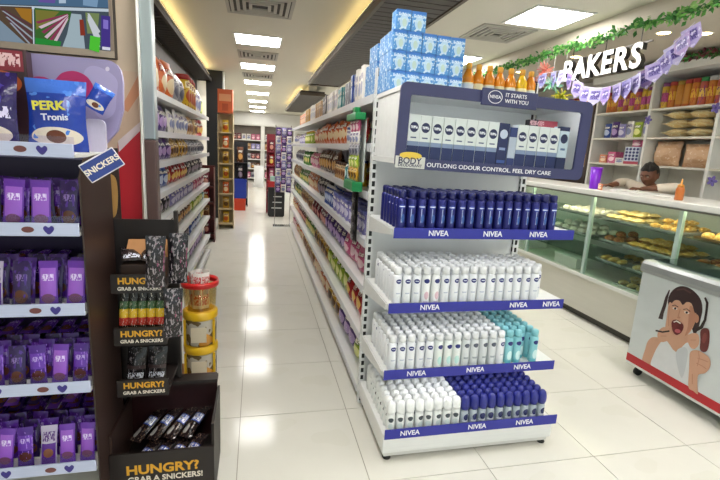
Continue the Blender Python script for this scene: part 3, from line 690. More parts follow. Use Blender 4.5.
# ================================================================== LEFT FOREGROUND: CHOCOLATE RACK
CF, CR = 1.62, -.572                 # front plane, right side
choc = empty('chocolate_rack', (0, 0, 0), label='white rack of purple chocolate bars with lavender heart backboard', cat='rack')
CB = 1.97
lav = layered('#a99fcb', [('spot', 1.5, .6, '#b5abd6')], 'Object', .35)
pts = [(-1.25, 0.0), (-.575, 0.0), (-.575, .55), (-.60, .85), (-.60, 1.3), (-.585, 1.46), (-.535, 1.52), (-.512, 1.60), (-.508, 1.70)]
pts += [(-.56 + .05 * math.cos(a), 1.725 + .055 * math.sin(a)) for a in (0, .4, .8, 1.2, 1.57)] + [(-1.25, 1.78)]
bx('inner_back', mat('#2a1748', .4), choc, -1.25, CR - .03, CB - .0015, CB - .0003, .12, 1.40)
ob('backboard', MB().prism(pts, CB, CB + .02).mesh('backboard', lav), choc)
yb = CB - .0016
heart = spline([(28, 92), (26, 82), (34, 77), (44, 77), (54, 80), (62, 73), (74, 71), (86, 76), (93, 86), (92, 96), (80, 112), (62, 128), (44, 118), (32, 104)], 5)
print_px('heart_print', choc, [(heart, '#c0286e'), (ell(107.5, 69, 2.2, 2.4, 8), '#e6dcf2')], 'y', yb)
CZ = [1.468, 1.212, .935, .645, .325]
for i, z in enumerate(CZ):
    s = bx('shelf', WHITE, choc, -1.25, CR, CF + .006, CB - .002, z - .045, z - .033)
    st = bx('price_strip', mat('#c3cbe8', .3), choc, -1.25, CR, CF - .002, CF + .005, z - .046, z - .002, .002)
    for xx in (-.66, -.86):
        hs = spline([(0, -.016), (-.014, -.002), (-.015, .008), (-.008, .013), (0, .007), (.008, .013), (.015, .008), (.014, -.002)], 3)
        ob('heart_badge', MB().prism(hs, -.001, .0).mesh('heart_badge', mat('#3a2f86', .4)), st, (xx, CF - .0025, z - .024))
        ob('oval_badge', MB().prism(ell(0, 0, .018, .010), -.001, .0).mesh('oval_badge', mat('#6d3c3c', .4)), st, (xx - .06, CF - .0025, z - .024))
    bx('tray_wall', glass('#f3f0fb', 1.0), s, -1.25, CR, CF + .006, CF + .009, z - .033, z + .02)
bx('base', WHITE, choc, -1.25, CR, CF + .02, CB - .002, .0, .12)
pur = layered('#4b1f86', [('rect', .06, .94, .42, .80, '#6633ac'), ('txt', .2, .8, .60, .72, '#b79ae0'), ('ell', .5, .25, .38, .13, '#5a2c2a'), ('spot', 6, .64, '#9a66d8')], rough=.22, front=.52, bump=.25)
purL = layered('#6a35a8', [('rect', .1, .9, .25, .85, '#9a5ccc'), ('txt', .2, .8, .58, .72, '#e6d4fa'), ('ell', .5, .2, .35, .1, '#7a4a6c')], rough=.2, front=.52, bump=.2)
purD = layered('#2c1450', [('txt', .2, .8, .58, .72, '#8468b0'), ('ell', .5, .25, .35, .14, '#5c3420'), ('spot', 5, .6, '#4a2488')], rough=.22, front=.52, bump=.25)
purS = layered('#b9aeca', [('rect', .08, .92, .0, .55, '#5a2a8e'), ('txt', .12, .88, .6, .85, '#5c3c7c'), ('ell', .5, .3, .3, .12, '#8a5a40')], rough=.22, front=.52, bump=.2)
barm = {k: MB().pillow(.050, .138, .018, nx=5, nz=9, seal=.06, wob=.001).mesh('chocolate_bar', m) for k, m in (('p', pur), ('l', purL), ('d', purD), ('s', purS))}
dsc = {'p': 'purple', 'l': 'bright violet', 'd': 'dark purple', 's': 'silver and purple'}
shn = ['top', 'second', 'third', 'fourth', 'bottom']
def bar(k, loc, rot, label, group, sc=1):
    o = ob('chocolate_bar', barm[k], None, loc, rot, label=label, cat='chocolate bar', group=group); o.scale = (sc, 1, sc); return o
pat = {1: 'dllsdp', 2: 'lldsdl', 3: 'plpdpp', 4: 'llsplp'}
for si in (1, 2, 3, 4):
    zf = CZ[si] - .0325
    n = 8 if si < 3 else 9; wst = .083 if si < 3 else .066; sc = 1.18 if si < 3 else 1.05
    for row in range(3):
        for i in range(n):
            x = CR - .045 - i * wst - (.005 if row % 2 else 0)
            if x < -1.12: continue
            k = pat[si][i % 6] if row == 0 else 'dp'[(i + row) % 2]
            if si == 1: loc, rx = (x, CF + .045 + row * .055, zf + .002), -.14
            else: loc, rx = (x + random.uniform(-.004, .004), CF + .043 + row * .05, zf + .002), -.18
            bar(k, loc, (rx, random.uniform(-.06, .06), random.uniform(-.12, .12)), '%s chocolate bar, %s from right, %s row of %s chocolate shelf' % (dsc[k], NUM[i], ('front', 'second', 'third')[row], shn[si]), 'upright chocolate bars', sc)
# loose bars lying in heaps behind the upright ones
for si, nh in ((2, 48), (3, 48), (4, 56)):
    zf = CZ[si] - .0325
    for k in range(nh):
        i, j = k % 8, k // 8
        x = CR - .085 - i * .066 + random.uniform(-.01, .01); y = CB - .125 - random.uniform(0, .006); z = zf + .012 + j * .0245
        kk = random.choice('ppdls' if si == 4 else 'pd')
        o = bar(kk, (x, y - .02, z), (PI / 2 + .08 + PI, random.uniform(-.03, .03), random.uniform(-.2, .2)), '%s chocolate bar lying flat, %s from right, %s layer behind %s shelf' % (dsc[kk], NUM[i], NUM[j], shn[si]), 'flat chocolate bars', .92)
# PERK bag, dark purple bag and red box on the top shelf
zt = CZ[0] - .0325
blue_bag = layered('#1d3fa8', [('ell', .5, .2, .42, .13, '#e6dccb'), ('ell', .5, .2, .16, .09, '#6a3a22'), ('rect', 0, 1, .8, 1, '#3f6fd0'), ('spot', 5, .66, '#4f86e0')], rough=.2, front=.5, bump=.3)
pb = empty('chocolate_pouch', (-.672, 1.78, zt + .001), (-.07, 0, .05), label='blue foil pouch with yellow lettering on the top shelf below the heart', cat='pouch')
ob('bag', MB().pillow(.185, .240, .07, nx=10, nz=12, seal=.06, wob=.004).mesh('bag', blue_bag), pb)
YEL = mat('#e6e04a', .35)
txt('PERK', .040, YEL, pb, (-.012, -.046, .146), rot=(PI / 2 + .1, -.06, 0), bold=.03, sx=1.05, ext=.0015); txt('Tronis', .030, mat('#e8eefc', .35), pb, (.005, -.0455, .110), rot=(PI / 2, -.06, 0), bold=.02, ext=.0015)
ob('folded_corner', MB().pillow(.07, .09, .035, wob=.004).mesh('folded_corner', blue_bag), pb, (.105, .01, .15), (0, .5, .3))
db = empty('chocolate_pouch', (-.868, 1.77, zt + .001), (-.08, 0, -.08), label='dark purple pouch with orange and red top left of the blue pouch', cat='pouch')
ob('bag', MB().pillow(.17, .25, .07, nx=8, nz=10, wob=.004).mesh('bag', layered('#2a1a5c', [('ell', .5, .18, .4, .13, '#e0d4c4'), ('ell', .5, .18, .15, .08, '#6a3a22'), ('txt', .2, .9, .4, .55, '#d8d0f0'), ('spot', 5, .66, '#4a3aa0')], rough=.2, front=.5, bump=.3)), db)
tb = ob('snack_box', MB().box(-.09, .09, -.03, .03, 0, .34, 0, .004).mesh('snack_box', layered('#3a2226', [('rect', .1, .95, .78, .98, '#8c2436'), ('txt', .2, .9, .82, .95, '#f0c8cc'), ('ell', .5, .66, .4, .12, '#b4562a')], rough=.35)), None, (-.885, 1.90, zt + .001), (0, 0, .1), label='tall dark red carton at the back of the chocolate rack top shelf', cat='carton')
pbx = ob('product_card', MB().prism(rr(-.035, .035, 0, .12, .02), -.012, .012).mesh('product_card', mat('#d8d0e6', .4)), None, (-.592, 1.90, zt + .001), (0, 0, .1), label='pale lavender rounded card at the right end of chocolate top shelf', cat='card')

# ---- television with the camera views
tv = empty('television', (0, 0, 0), label='wall television showing four camera views of shop aisles', cat='television')
TY = 2.36
q0 = P(115, 57, y=TY); q1 = P(108, 48, y=TY)
X1, Z0 = -.636, 1.845
bz = MB(); bz.box(X1 - .9, X1, TY, TY + .045, Z0, Z0 + .53)
ob('case', bz.mesh('case', BLACK), tv)
bx('bezel', mat('#a89a8c', .3, .3), tv, X1 - .9, X1, TY - .008, TY - .0005, Z0, Z0 + .028); bx('bezel', mat('#8a7c70', .3, .3), tv, X1 - .014, X1, TY - .008, TY - .0005, Z0 + .0285, Z0 + .53)
bx('wall_mount', BLACK, tv, X1 - .6, X1 - .3, TY + .0455, 2.4195, Z0 + .15, Z0 + .4)
def scr(name, shapes):
    mb = MB(); cols = []
    from mathutils.geometry import tessellate_polygon
    for i, (pts_, c) in enumerate(shapes):
        if c not in cols: cols.append(c)
        w = [P(p[0], p[1], y=TY) + Vector((0, -.0012 - .0003 * i, 0)) for p in pts_]
        mb.add(w, [list(t) for t in tessellate_polygon([w])], cols.index(c))
    return ob(name, mb.mesh(name, [emitter(c, .75) for c in cols]), tv)
sh = [([(-90, -60), (111, -52), (112, 52), (-90, 42)], '#4a5660'), ([(-60, 3), (111, 9), (111, 12), (-60, 6)], '#c6d4e0'), ([(-60, -60), (111, -52), (111, 8), (-60, 2)], '#4f6e8c'),
      ([(0, 6), (32, 7), (33, 48), (0, 25)], '#5a4a3c'), ([(0, 20), (33, 50), (0, 48)], '#8295a6'), ([(15, 8), (32, 9), (32, 24), (22, 18)], '#a6762c')]
for k in range(6): sh.append(([(0 + k * 2, 8 + k * 3), (2 + k * 2, 8 + k * 3), (33, 26 + k * 4), (33, 28 + k * 4)], '#9fa6b4' if k % 2 else '#5c3a44'))
sh += [([(33, 7), (34, 7), (35, 50), (34, 50)], '#dce8f0'), ([(35, 8), (72, 12), (70, 20), (52, 48), (36, 49)], '#3f6a34'), ([(36, 10), (60, 12), (50, 22), (37, 30)], '#7c7a3a')]
for k in range(6): sh.append(([(36 + k * 3, 22 + k * 5), (68, 14 + k * .8), (69, 15.5 + k * .8), (39 + k * 3, 24 + k * 5)], '#d8c0cc' if k % 2 else '#8c3c58'))
sh += [([(36, 38), (62, 42), (60, 50), (36, 49)], '#2e8c3c'), ([(72, 14), (82, 15), (86, 51), (62, 50), (68, 34)], '#a6b9c2'), ([(80, 20), (84, 20), (86, 36), (81, 36)], '#8c3a2c'), ([(86, 13), (100, 14), (98, 34), (88, 34)], '#7a8c5c')]
for k in range(4): sh.append(([(88, 14 + k * 2), (90, 14 + k * 2), (101, 32 + k * 5), (99, 34 + k * 5)], '#cfd6dc'))
sh += [([(91, 36), (101, 38), (100, 53), (90, 50)], '#54c83c'), ([(102, 16), (111, 17), (111, 50), (102, 48)], '#4a3a8c'), ([(103, 47), (111, 48), (111, 51), (103, 50)], '#e4e4f4')]
sh += [([(104, 20), (109, 21), (109, 30), (104, 29)], '#8a78d0'), ([(60, -20), (66, -18), (67, 4), (60, 4)], '#b4c8dc'), ([(38, -8), (58, -6), (56, 4), (40, 3)], '#6a58a0'), ([(84, -10), (100, -6), (98, 8), (84, 6)], '#7fa0c0')]
scr('screen', sh)
# tall poster on the wall below the television
po = bx('poster', mat('#d9bda6', .4), None, -.80, -.541, 2.405, 2.4195, .35, 1.80, label='tall cream and red poster on the wall beside the silver pillar', cat='poster')
print_px('poster_print', po, [([(118, 141), (140, 124), (150, 500), (100, 500)], '#c8303a'), ([(118, 141), (140, 122), (140, 131), (119, 152)], '#e8d8dc'), ([(121, 108), (139, 74), (139, 95), (128, 112)], '#d89a78')], 'y', 2.4045)

# ---- brown caramel bar stand next to it
sn = empty('confectionery_stand', (0, 0, 0), label='dark brown floor stand of nut chocolate bars beside purple rack', cat='stand')
SB = mat('#33221d', .45); SD = mat('#1d1412', .5)
SX0, SX1 = -.562, -.165
SY = 1.72
bx('base_bin_front', SD, sn, SX0, SX1, SY, SY + .012, .005, .262)
bx('base_bin_floor', SD, sn, SX0, SX1, SY + .013, 2.04, .10, .112); bx('base_bin_side', SB, sn, SX0, SX0 + .01, SY + .013, 2.04, .005, .34); bx('base_bin_side', SD, sn, SX1 - .01, SX1, SY + .013, 2.04, .005, .36)
bx('base_bin_back', mat('#2c1214', .35), sn, SX0 + .011, SX1 - .011, 2.03, 2.04, .113, .43)
bx('top_ledge', SD, sn, SX0 + .011, SX1 - .005, 1.97, 2.028, .415, .43)
side = [(CF + .01, .005), (CF + .01, 1.36), (CF + .06, 1.42), (1.95, 1.44), (1.95, .005)]
o = MB(); n = len(side); o.add([(SX0 - .006, y, z) for y, z in side] + [(SX0 - .001, y, z) for y, z in side], [list(range(n))[::-1], list(range(n, 2 * n))] + [(i, (i + 1) % n, (i + 1) % n + n, i + n) for i in range(n)])
ob('side_panel', o.mesh('side_panel', SB), sn)
bx('back_panel', SD, sn, -.68, -.345, 2.02, 2.029, .431, 1.16); bx('rear_skirt', SD, sn, -.68, -.553, 2.02, 2.029, .02, .4305); bx('upper_panel', SB, sn, -.68, -.553, 2.02, 2.029, 1.1605, 1.45)
bx('post', SD, sn, -.344, -.33, 2.0, 2.03, .431, 1.2)
SYEL = mat('#e0a628', .4); SWH = mat('#efe6da', .4)
ob('lettering', text_mesh('HUNGRY?', .056, SYEL, .03, .0008, sx=1.1), sn, ((SX0 + SX1) / 2, SY - .001, .186), FRONT); ob('lettering', text_mesh('GRAB A SNICKERS!', .034, SWH, .02, .0008), sn, ((SX0 + SX1) / 2 + .01, SY - .001, .143), FRONT)
TRZ = [.93, .715, .495]
for i, z in enumerate(TRZ):
    t = bx('tray', SD, sn, SX0 + .026, -.345, SY + .075, 2.018, z - .012, z)
    bx('tray_front', SD, t, SX0 + .026, -.345, SY + .062, SY + .074, z - .018, z + .055)
    tw = SX0 + .026 + .1
    ob('lettering', text_mesh('HUNGRY?', .034, SYEL, .03, .0008), t, (tw, SY + .061, z + .03), FRONT); ob('lettering', text_mesh('GRAB A SNICKERS', .019, SWH, .02, .0008), t, (tw, SY + .061, z + .0), FRONT)
# tilted name sign
sg = ob('name_sign', MB().box(-.058, .058, -.006, .006, -.033, .033, 0, .003).mesh('name_sign', mat('#e8e4ee', .35)), sn, (-.487, 1.605, 1.405), (0, -.58, .30))
ob('sign_panel', MB().box(-.055, .055, -.008, -.0062, -.029, .029, 0).mesh('sign_panel', mat('#2a3f8c', .35)), sg)
ob('lettering', text_mesh('SNICKERS', .026, SWH, .03, .0008), sg, (0, -.009, 0), FRONT)
ob('nut_print', MB().prism(spline([(-.03, 0), (-.02, .10), (.0, .17), (.03, .16), (.035, .08), (.02, .0)], 4), -.003, .0).mesh('nut_print', mat('#b98d4e', .5)), sn, (-.595, 2.018, 1.17))
# contents
snick = layered('#241a1c', [('rect', .1, .9, .42, .68, '#3f58a8'), ('txt', .14, .86, .45, .65, '#f0f0f6'), ('spot', 9, .6, '#6a5648'), ('ell', .3, .2, .2, .12, '#a8a2a0')], rough=.22, bump=.3)
sme = MB().pillow(.058, .19, .035, nx=6, nz=11, seal=.06, wob=.003).mesh('nut_bar', snick)
for k in range(8):
    ly = k // 4; i = k % 4
    o = ob('nut_bar', sme, None, (SX0 + .048 + i * .068 + .004 * ly, 1.760 + ly * .12, .136 + ly * .072), (-1.30, random.uniform(-.04, .04), -.5 + random.uniform(-.08, .08)), label='dark brown nut bar, %s from left, %s row in the open bottom bin' % (NUM[i], ('front', 'back')[ly]), cat='chocolate bar', group='nut bars in the bottom bin')
mm = layered('#2a2622', [('rect', 0, 1, .62, .80, '#3c5a34'), ('rect', 0, 1, .42, .62, '#d8b02c'), ('rect', 0, 1, .24, .42, '#b8382e'), ('rect', 0, 1, 0, .12, '#5a6a86'), ('spot', 9, .64, '#d8d0c0')], rough=.25, bump=.2)
mme = MB().pillow(.034, .175, .02, nx=5, nz=9, seal=.05, wob=.001).mesh('candy_tube', mm)
for k in range(6): ob('candy_pack', mme, None, (SX0 + .044 + k * .0335, 1.84, TRZ[1] + .002), (-.12, .05, .1), label='striped green yellow red candy pack, %s from left on stand middle tray' % NUM[k], cat='candy', group='striped candy packs')
dk = layered('#1c181a', [('txt', .1, .9, .1, .3, '#d6dae8'), ('rect', .0, 1, .4, .5, '#3a2c2c'), ('spot', 9, .62, '#6c6468')], rough=.25, bump=.25)
dme = MB().pillow(.075, .15, .03, nx=6, nz=9, wob=.002).mesh('nut_bar', dk)
for k in range(2): ob('nut_bar', dme, None, (SX0 + .075 + k * .08, 1.86, TRZ[2] + .002), (-.15, .06, 0), label='dark nut bar standing on the lowest small tray of stand, %s' % ('left', 'right')[k], cat='chocolate bar', group='nut bars on lowest small tray')
cbx = empty('open_carton', (SX0 + .12, 1.91, TRZ[0] + .001), label='open tan display carton on the highest tray of the brown stand', cat='carton')
bx('carton_body', mat('#3a2a22', .5), cbx, -.075, .075, -.06, .07, 0, .075); ob('carton_flap', MB().box(-.075, .075, -.10, 0, 0, .004).mesh('carton_flap', CARD), cbx, (0, .069, .150), (.75, 0, 0)); bx('carton_back', CARD, cbx, -.075, .075, .066, .07, .0755, .148)
for k in range(2): ob('nut_bar', dme, None, (SX0 + .085 + k * .075, 1.86, TRZ[0] + .0925), (-1.42, 0, .3), label='foil bar lying on the open carton of brown stand, %s' % ('left', 'right')[k], cat='chocolate bar', group='bars on the open carton')
hang = layered('#1f1b20', [('spot', 9, .57, '#8c8488'), ('spot', 6, .66, '#8c4a68')], rough=.2, bump=.3)
hme = MB().pillow(.07, .2, .03, nx=6, nz=9, wob=.003).mesh('sachet_strip', hang)
for k in range(2): ob('sachet_strip', hme, None, ((-.372, -.300, -.268)[k], (1.745, 1.80, 1.87)[k], .945), (.0, .04, .15), label='hanging strip of dark patterned sachets, %s from left on the brown stand' % NUM[k], cat='sachet', group='hanging sachet strips')
ob('sachet_strip', hme, None, (-.318, SY + .045, .735), (0, .03, .2), label='lower hanging strip of dark patterned sachets beside the candy tray', cat='sachet', group='hanging sachet strips')

# ---- carton with stacked yellow-lidded jars beside the stand
ob('brown_carton', MB().box(-.10, .10, -.11, .11, 0, .20, 0, .004).mesh('brown_carton', CARD), None, (-.33, 2.50, .0005), (0, 0, .03), label='plain brown carton on the floor under the yellow jars', cat='carton')
jy = mat('#e0b21e', .35); jc = layered('#b8b0a0', [('spot', 12, .5, '#6c5a3c'), ('spot', 8, .6, '#c88a30')], 'Object', .25)
for k in range(2):
    e = empty('sweet_jar', (-.30, 2.47, .2012 + k * .197), label='clear jar of sweets with yellow lid, %s of the stack on the carton' % ('lower', 'upper')[k], cat='jar', group='yellow lidded jars')
    ob('jar_body', MB().lathe([(.078, 0), (.084, .01), (.086, .14), (.08, .15)], 20).mesh('jar_body', jc), e)
    ob('lid', MB().lathe([(.09, .1505), (.092, .155), (.092, .188), (.085, .195)], 20).mesh('lid', jy), e)
    bx('label', mat('#d8cbb0', .4), e, -.04, .04, -.0905, -.0885, .03, .115); 
    for xx in (-.075, .075): bx('handle', jy, e, xx - .006, xx + .006, -.06, -.048, .002, .15)
bk_ = empty('red_basket', (-.30, 2.47, .5965), label='red-rimmed yellow basket of white packets on top of the jars', cat='basket')
q = MB().lathe([(.072, 0), (.085, .13), (.088, .13), (.082, .005)], 20, capt=False); ob('basket_body', q.mesh('basket_body', glass('#f3ead0')), bk_)
ob('rim', MB().lathe([(.088, .131), (.099, .133), (.101, .15), (.096, .165), (.089, .15)], 22, capb=False, capt=False).mesh('rim', mat('#c4201e', .3)), bk_)
wp = layered('#e8e4de', [('txt', .1, .9, .1, .9, '#c03038'), ('rect', .2, .8, .4, .6, '#9a9aa8')], rough=.35)
for k in range(7):
    a = k * .9; ob('paper_packet', pouch(.05, .20, .014, wp), None, (-.30 + .045 * math.cos(a) * (k > 0), 2.47 + .045 * math.sin(a) * (k > 0), .604), (random.uniform(-.03, .03), random.uniform(-.04, .04), a + PI / 2), label='white and red paper packet in the red-rimmed basket, %s' % ('in the middle', 'at right', 'at right rear', 'at rear', 'at left', 'at left front', 'at front')[k], cat='packet', group='packets in the red-rimmed basket')

# ================================================================== BAKERY: COUNTER, FREEZER, WALL SHELVES
CX0, CX1, CT = 3.07, 3.72, 1.245
GL = glass('#f3faf6')
ALU = mat('#b9cfc6', .3, .2)
cnt = empty('display_counter', (0, 0, 0), label='long white bakery counter with glazed front and pastry shelves', cat='counter')
CY0, CY1 = 1.55, 6.8
bx('base_cabinet', mat('#dcd9ce', .4), cnt, CX0, CX1, CY0, CY1, .07, .425, .004); bx('kick_plate', mat('#4a463e', .5), cnt, CX0 + .05, CX1, CY0, CY1, 0, .07); bx('base_trim', WHITE, cnt, CX0 - .012, CX0 - .0005, CY0, CY1, .405, .44, .003)
tp = bx('counter_top', mat('#e4e3de', .3), cnt, CX0 - .03, CX1 + .03, CY0, CY1, CT - .045, CT, .006)
bx('underside_strip', mat('#6a6c68', .4), tp, CX0 - .02, CX0 - .008, CY0, CY1, CT - .06, CT - .0455)  # grey strip beneath the front edge of the top
posts = [CY0 + .02, 2.68, 3.6, 4.55, 5.6, CY1 - .03]
for y in posts: bx('post', ALU, cnt, CX0 + .002, CX0 + .035, y - .016, y + .016, .4255, CT - .0455)
for a, b_ in zip(posts[:-1], posts[1:]): bx('glass_pane', GL, cnt, CX0 + .012, CX0 + .018, a + .017, b_ - .017, .4255, CT - .0455)
for y in (CY0, CY1 - .02): bx('end_panel', WHITE, cnt, CX0 + .04, CX1 - .02, y, y + .018, .4255, CT - .0455)
LV = [.99, .79, .60]
SHG = mat('#8fa79e', .15, 0)
for z in LV: bx('glass_shelf', glass('#dbeae2'), cnt, CX0 + .05, CX1 - .06, CY0 + .03, CY1 - .03, z - .008, z)
bx('rear_panel', mat('#c2cbc6', .3), cnt, CX1 - .02, CX1 - .01, CY0 + .02, CY1 - .02, .4255, CT - .0455)
bx('led_strip', emitter('#fff0d0', 34), cnt, CX0 + .06, CX0 + .075, CY0 + .1, CY1 - .1, CT - .055, CT - .0465)
# pastries
def croissant():
    mb = MB(); pts_, rs = [], []
    for k in range(11):
        t = k / 10; a = PI * (.15 + .7 * t); pts_.append((.055 * math.cos(a), .05 * math.sin(a) - .02, .019)); rs.append(.006 + .017 * math.sin(PI * t) * (1 if k % 2 else .88))
    return mb.tube(pts_, rs, 8)
def patty():
    mb = MB(); mb.pillow(.10, .075, .045, nx=6, nz=6, seal=.05, wob=.002)
    mb.v = [(x, z - .0375, y + .023) for x, y, z in mb.v]; return mb
def bun(): return MB().lathe([(.038, 0), (.045, .01), (.042, .028), (.028, .042), (.008, .047)], 12)
def roll():
    return MB().tube([(-.06, 0, .02), (-.05, 0, .021), (-.02, 0, .024), (.02, 0, .024), (.05, 0, .021), (.06, 0, .02)], [.008, .018, .022, .022, .018, .008], 8)
pm = {'gold': layered('#e2b055', [('spot', 6, .55, '#f1d896'), ('spot', 12, .66, '#b06f28')], 'Generated', .45), 'pale': layered('#efdca2', [('spot', 6, .55, '#dcb562')], 'Generated', .5), 'brown': layered('#a3562a', [('spot', 7, .56, '#d8a45a')], 'Generated', .4), 'cream': layered('#f2eee2', [('spot', 6, .6, '#d9cfae')], 'Generated', .5)}
ps = {(n_, k): f().mesh(n_, pm[k]) for n_, f in (('croissant', croissant), ('patty', patty), ('bun', bun), ('bread_roll', roll)) for k in pm}
trm = mat('#cfd3d2', .25, .6); trd = mat('#7b5f3a', .5); tmesh = {}
def tray(x, y, z, lx, ly, label, m=trm):
    t = MB(); t.box(-lx / 2, lx / 2, -ly / 2, ly / 2, 0, .004)
    for a in ((-lx / 2, -lx / 2 + .004, -ly / 2, ly / 2), (lx / 2 - .004, lx / 2, -ly / 2, ly / 2), (-lx / 2 + .004, lx / 2 - .004, -ly / 2, -ly / 2 + .004), (-lx / 2 + .004, lx / 2 - .004, ly / 2 - .004, ly / 2)): t.box(*a, .004, .016)
    return ob('bakery_tray', t.mesh('bakery_tray', m), None, (x, y, z + .0005), label=label, cat='tray', group='trays in the bakery counter')
lvn = ['upper', 'middle', 'lower', 'bottom']
def fill(lv, y0, y1, kind, col, desc, nx=3, ny=4, layers=1, m=trm):
    z = (LV + [.428])[lv]; lx, ly = .40, (y1 - y0) - .03; cx, cy = 3.36, (y0 + y1) / 2
    tray(cx, cy, z, lx, ly, 'shallow tray of %s on the %s counter shelf' % (desc, lvn[lv]), m)
    hz = {'croissant': .04, 'patty': .036, 'bun': .038, 'bread_roll': .04}[kind]
    for l in range(layers):
        for i in range(nx - l):
            for j in range(ny - l):
                x = cx - lx / 2 + .065 + (i + l * .5) * (lx - .13) / max(nx - 1, 1); y = y0 + .075 + (j + l * .5) * (ly - .12) / max(ny - 1, 1)
                ob(kind, ps[(kind, col)], None, (x, y, z + .0055 + l * (hz + .006)), (0, 0, random.uniform(-.2, .2) + (PI / 2 if kind == 'bun' else 0)), label='%s, %s row from the glass, %s from right%s, %s counter shelf' % (desc[:-1], NUM[i], NUM[j], (', upper layer' if l else ''), lvn[lv]), cat='pastry', group=desc + ' on the %s shelf' % lvn[lv])
fill(0, 3.12, 3.56, 'patty', 'pale', 'pale flaky pastries', 3, 4, 2); fill(0, 2.73, 3.08, 'croissant', 'gold', 'golden croissants', 3, 3, 2)
fill(1, 3.30, 3.56, 'bun', 'brown', 'small brown buns', 3, 2, 2); fill(1, 2.73, 3.27, 'patty', 'gold', 'golden flaky patties', 3, 5, 2)
fill(2, 3.22, 3.56, 'bread_roll', 'gold', 'flat golden rolls', 2, 3); fill(2, 2.73, 3.18, 'bread_roll', 'pale', 'pale bread rolls', 3, 4, 2)
fill(3, 2.85, 3.3, 'croissant', 'pale', 'pale croissants', 3, 4, 2)
fill(0, 2.1, 2.64, 'bun', 'gold', 'orange glazed buns', 3, 5, 1, trd); fill(1, 2.1, 2.64, 'bread_roll', 'brown', 'brown long rolls', 3, 4, 1, trd)
fill(0, 3.66, 4.2, 'bun', 'cream', 'white cream buns', 3, 5, 1); fill(1, 3.66, 4.3, 'bun', 'cream', 'white iced cakes', 3, 5, 2)
for k, y in enumerate((3.95, 4.9, 5.3)):
    c = empty('cake_box', (3.32, y, .4285), (0, 0, .04 * k), label='white cake box at the bottom of the counter beyond second post, %s' % NUM[k], cat='box', group='white cake boxes')
    bx('box_body', WHITE, c, -.17, .17, -.17, .17, 0, .085, .003); bx('box_lid', mat('#f0efea', .4), c, -.174, .174, -.174, .174, .0855, .105, .003)
# goods on the counter top
cp = empty('purple_tumbler', (3.2, 3.76, CT), label='bright purple plastic tumbler standing on the counter', cat='tumbler')
ob('cup', MB().lathe([(.040, 0), (.042, .004), (.053, .195), (.050, .195), (.039, .01)], 20, capt=False).mesh('cup', mat('#8126cc', .3)), cp); ob('rim', MB().lathe([(.051, .1955), (.056, .198), (.056, .206), (.051, .209)], 20, capb=False, capt=False).mesh('rim', mat('#9a44dc', .3)), cp)
sb_ = empty('sauce_bottle', (3.2, 2.84, CT), label='orange sauce squeeze bottle on the counter right of the man', cat='bottle')
ob('body', MB().lathe([(.027, 0), (.03, .006), (.03, .085), (.022, .105)], 14).mesh('body', mat('#c06a28', .3)), sb_); ob('nozzle', MB().lathe([(.024, .1055), (.022, .118), (.008, .125), (.004, .165)], 12).mesh('nozzle', mat('#d89038', .35)), sb_)
ob('orange_packet', pouch(.06, .06, .03, C['peach']), None, (3.16, 3.63, CT + .0005), (0, 0, -PI / 2), label='small pale orange packet beside the purple tumbler', cat='packet')
for k, y in enumerate((3.1, 3.36, 3.62)): ob('paper_sheet', MB().box(-.1, .1, -.07, .07, 0, .006 + .004 * k, 0, .001).mesh('paper_sheet', mat('#efeeea', .6)), None, (3.38, y - .02 * k, CT + .0005), (0, 0, .3 - .2 * k), label='stack of white paper on the counter, %s from the tumbler' % NUM[2 - k], cat='paper', group='paper stacks on the counter')

# ---- wall shelves behind the counter
HX = 4.30
wsh = empty('bakery_shelving', (0, 0, 0), label='tall white bakery wall shelving behind the counter', cat='shelving')
bx('back_panel', mat('#e9e7df', .5), wsh, XR - .02, XR - .002, 2.6, 5.24, 0, 2.5)
for y in (2.74, 3.58, 4.38, 5.22): bx('divider', WHITE, wsh, HX, XR - .021, y - .016, y + .016, 0, 2.47)
for a, b_ in ((2.74, 3.58), (3.58, 4.38), (4.38, 5.22)):
    for z in (.25, .75, 1.16, 1.5, 1.81, 2.12): bx('shelf', mat('#dedacd', .4), wsh, HX + .006, XR - .021, a + .017, b_ - .017, z - .022, z)
bx('canopy', mat('#f2f2ef', .4), wsh, HX - .10, XR - .002, 2.6, 5.24, 2.471, 2.55, .004)
def bake_row(z, y0, n, w, f, nm, cat, desc, where, x=HX + .07, jit=.01):
    for i in range(n):
        ob(nm, f(i), None, (x + random.uniform(0, jit), y0 + i * w, z + .001), (0, 0, -PI / 2 + random.uniform(-.1, .1)), label='%s, %s from right on the %s' % (desc(i), NUM[i], where), cat=cat, group=nm.replace('_', ' ') + 's on the ' + where)
jm = [layered('#c8792c', [('rect', 0, 1, .3, .62, '#e3b23a'), ('spot', 5, .6, '#b4452c')]), layered('#d9b23c', [('rect', 0, 1, .25, .6, '#b84a8c'), ('spot', 5, .62, '#8c2c5c')]), layered('#c25a4c', [('rect', 0, 1, .3, .6, '#e8c05a'), ('spot', 5, .6, '#7c3a78')]), layered('#b8642a', [('rect', 0, 1, .1, .9, '#c98a34')])]
jl = [mat(c, .4) for c in ('#a8322a', '#7c3c7c', '#b89a3c', '#2c8c4c', '#c8c8cc')]
jd = ['orange snack jar', 'yellow and pink snack jar', 'red and yellow snack jar', 'amber snack jar']
bake_row(2.12, 4.46, 8, .088, lambda i: jar(.04, .25, jm[(1, 1, 2, 1, 2, 1, 0, 0)[i]], jl[(1, 2, 1, 1, 0, 2, 0, 0)[i]]), 'snack_jar', 'jar', lambda i: jd[(1, 1, 2, 1, 2, 1, 0, 0)[i]], 'top shelf beyond middle divider')
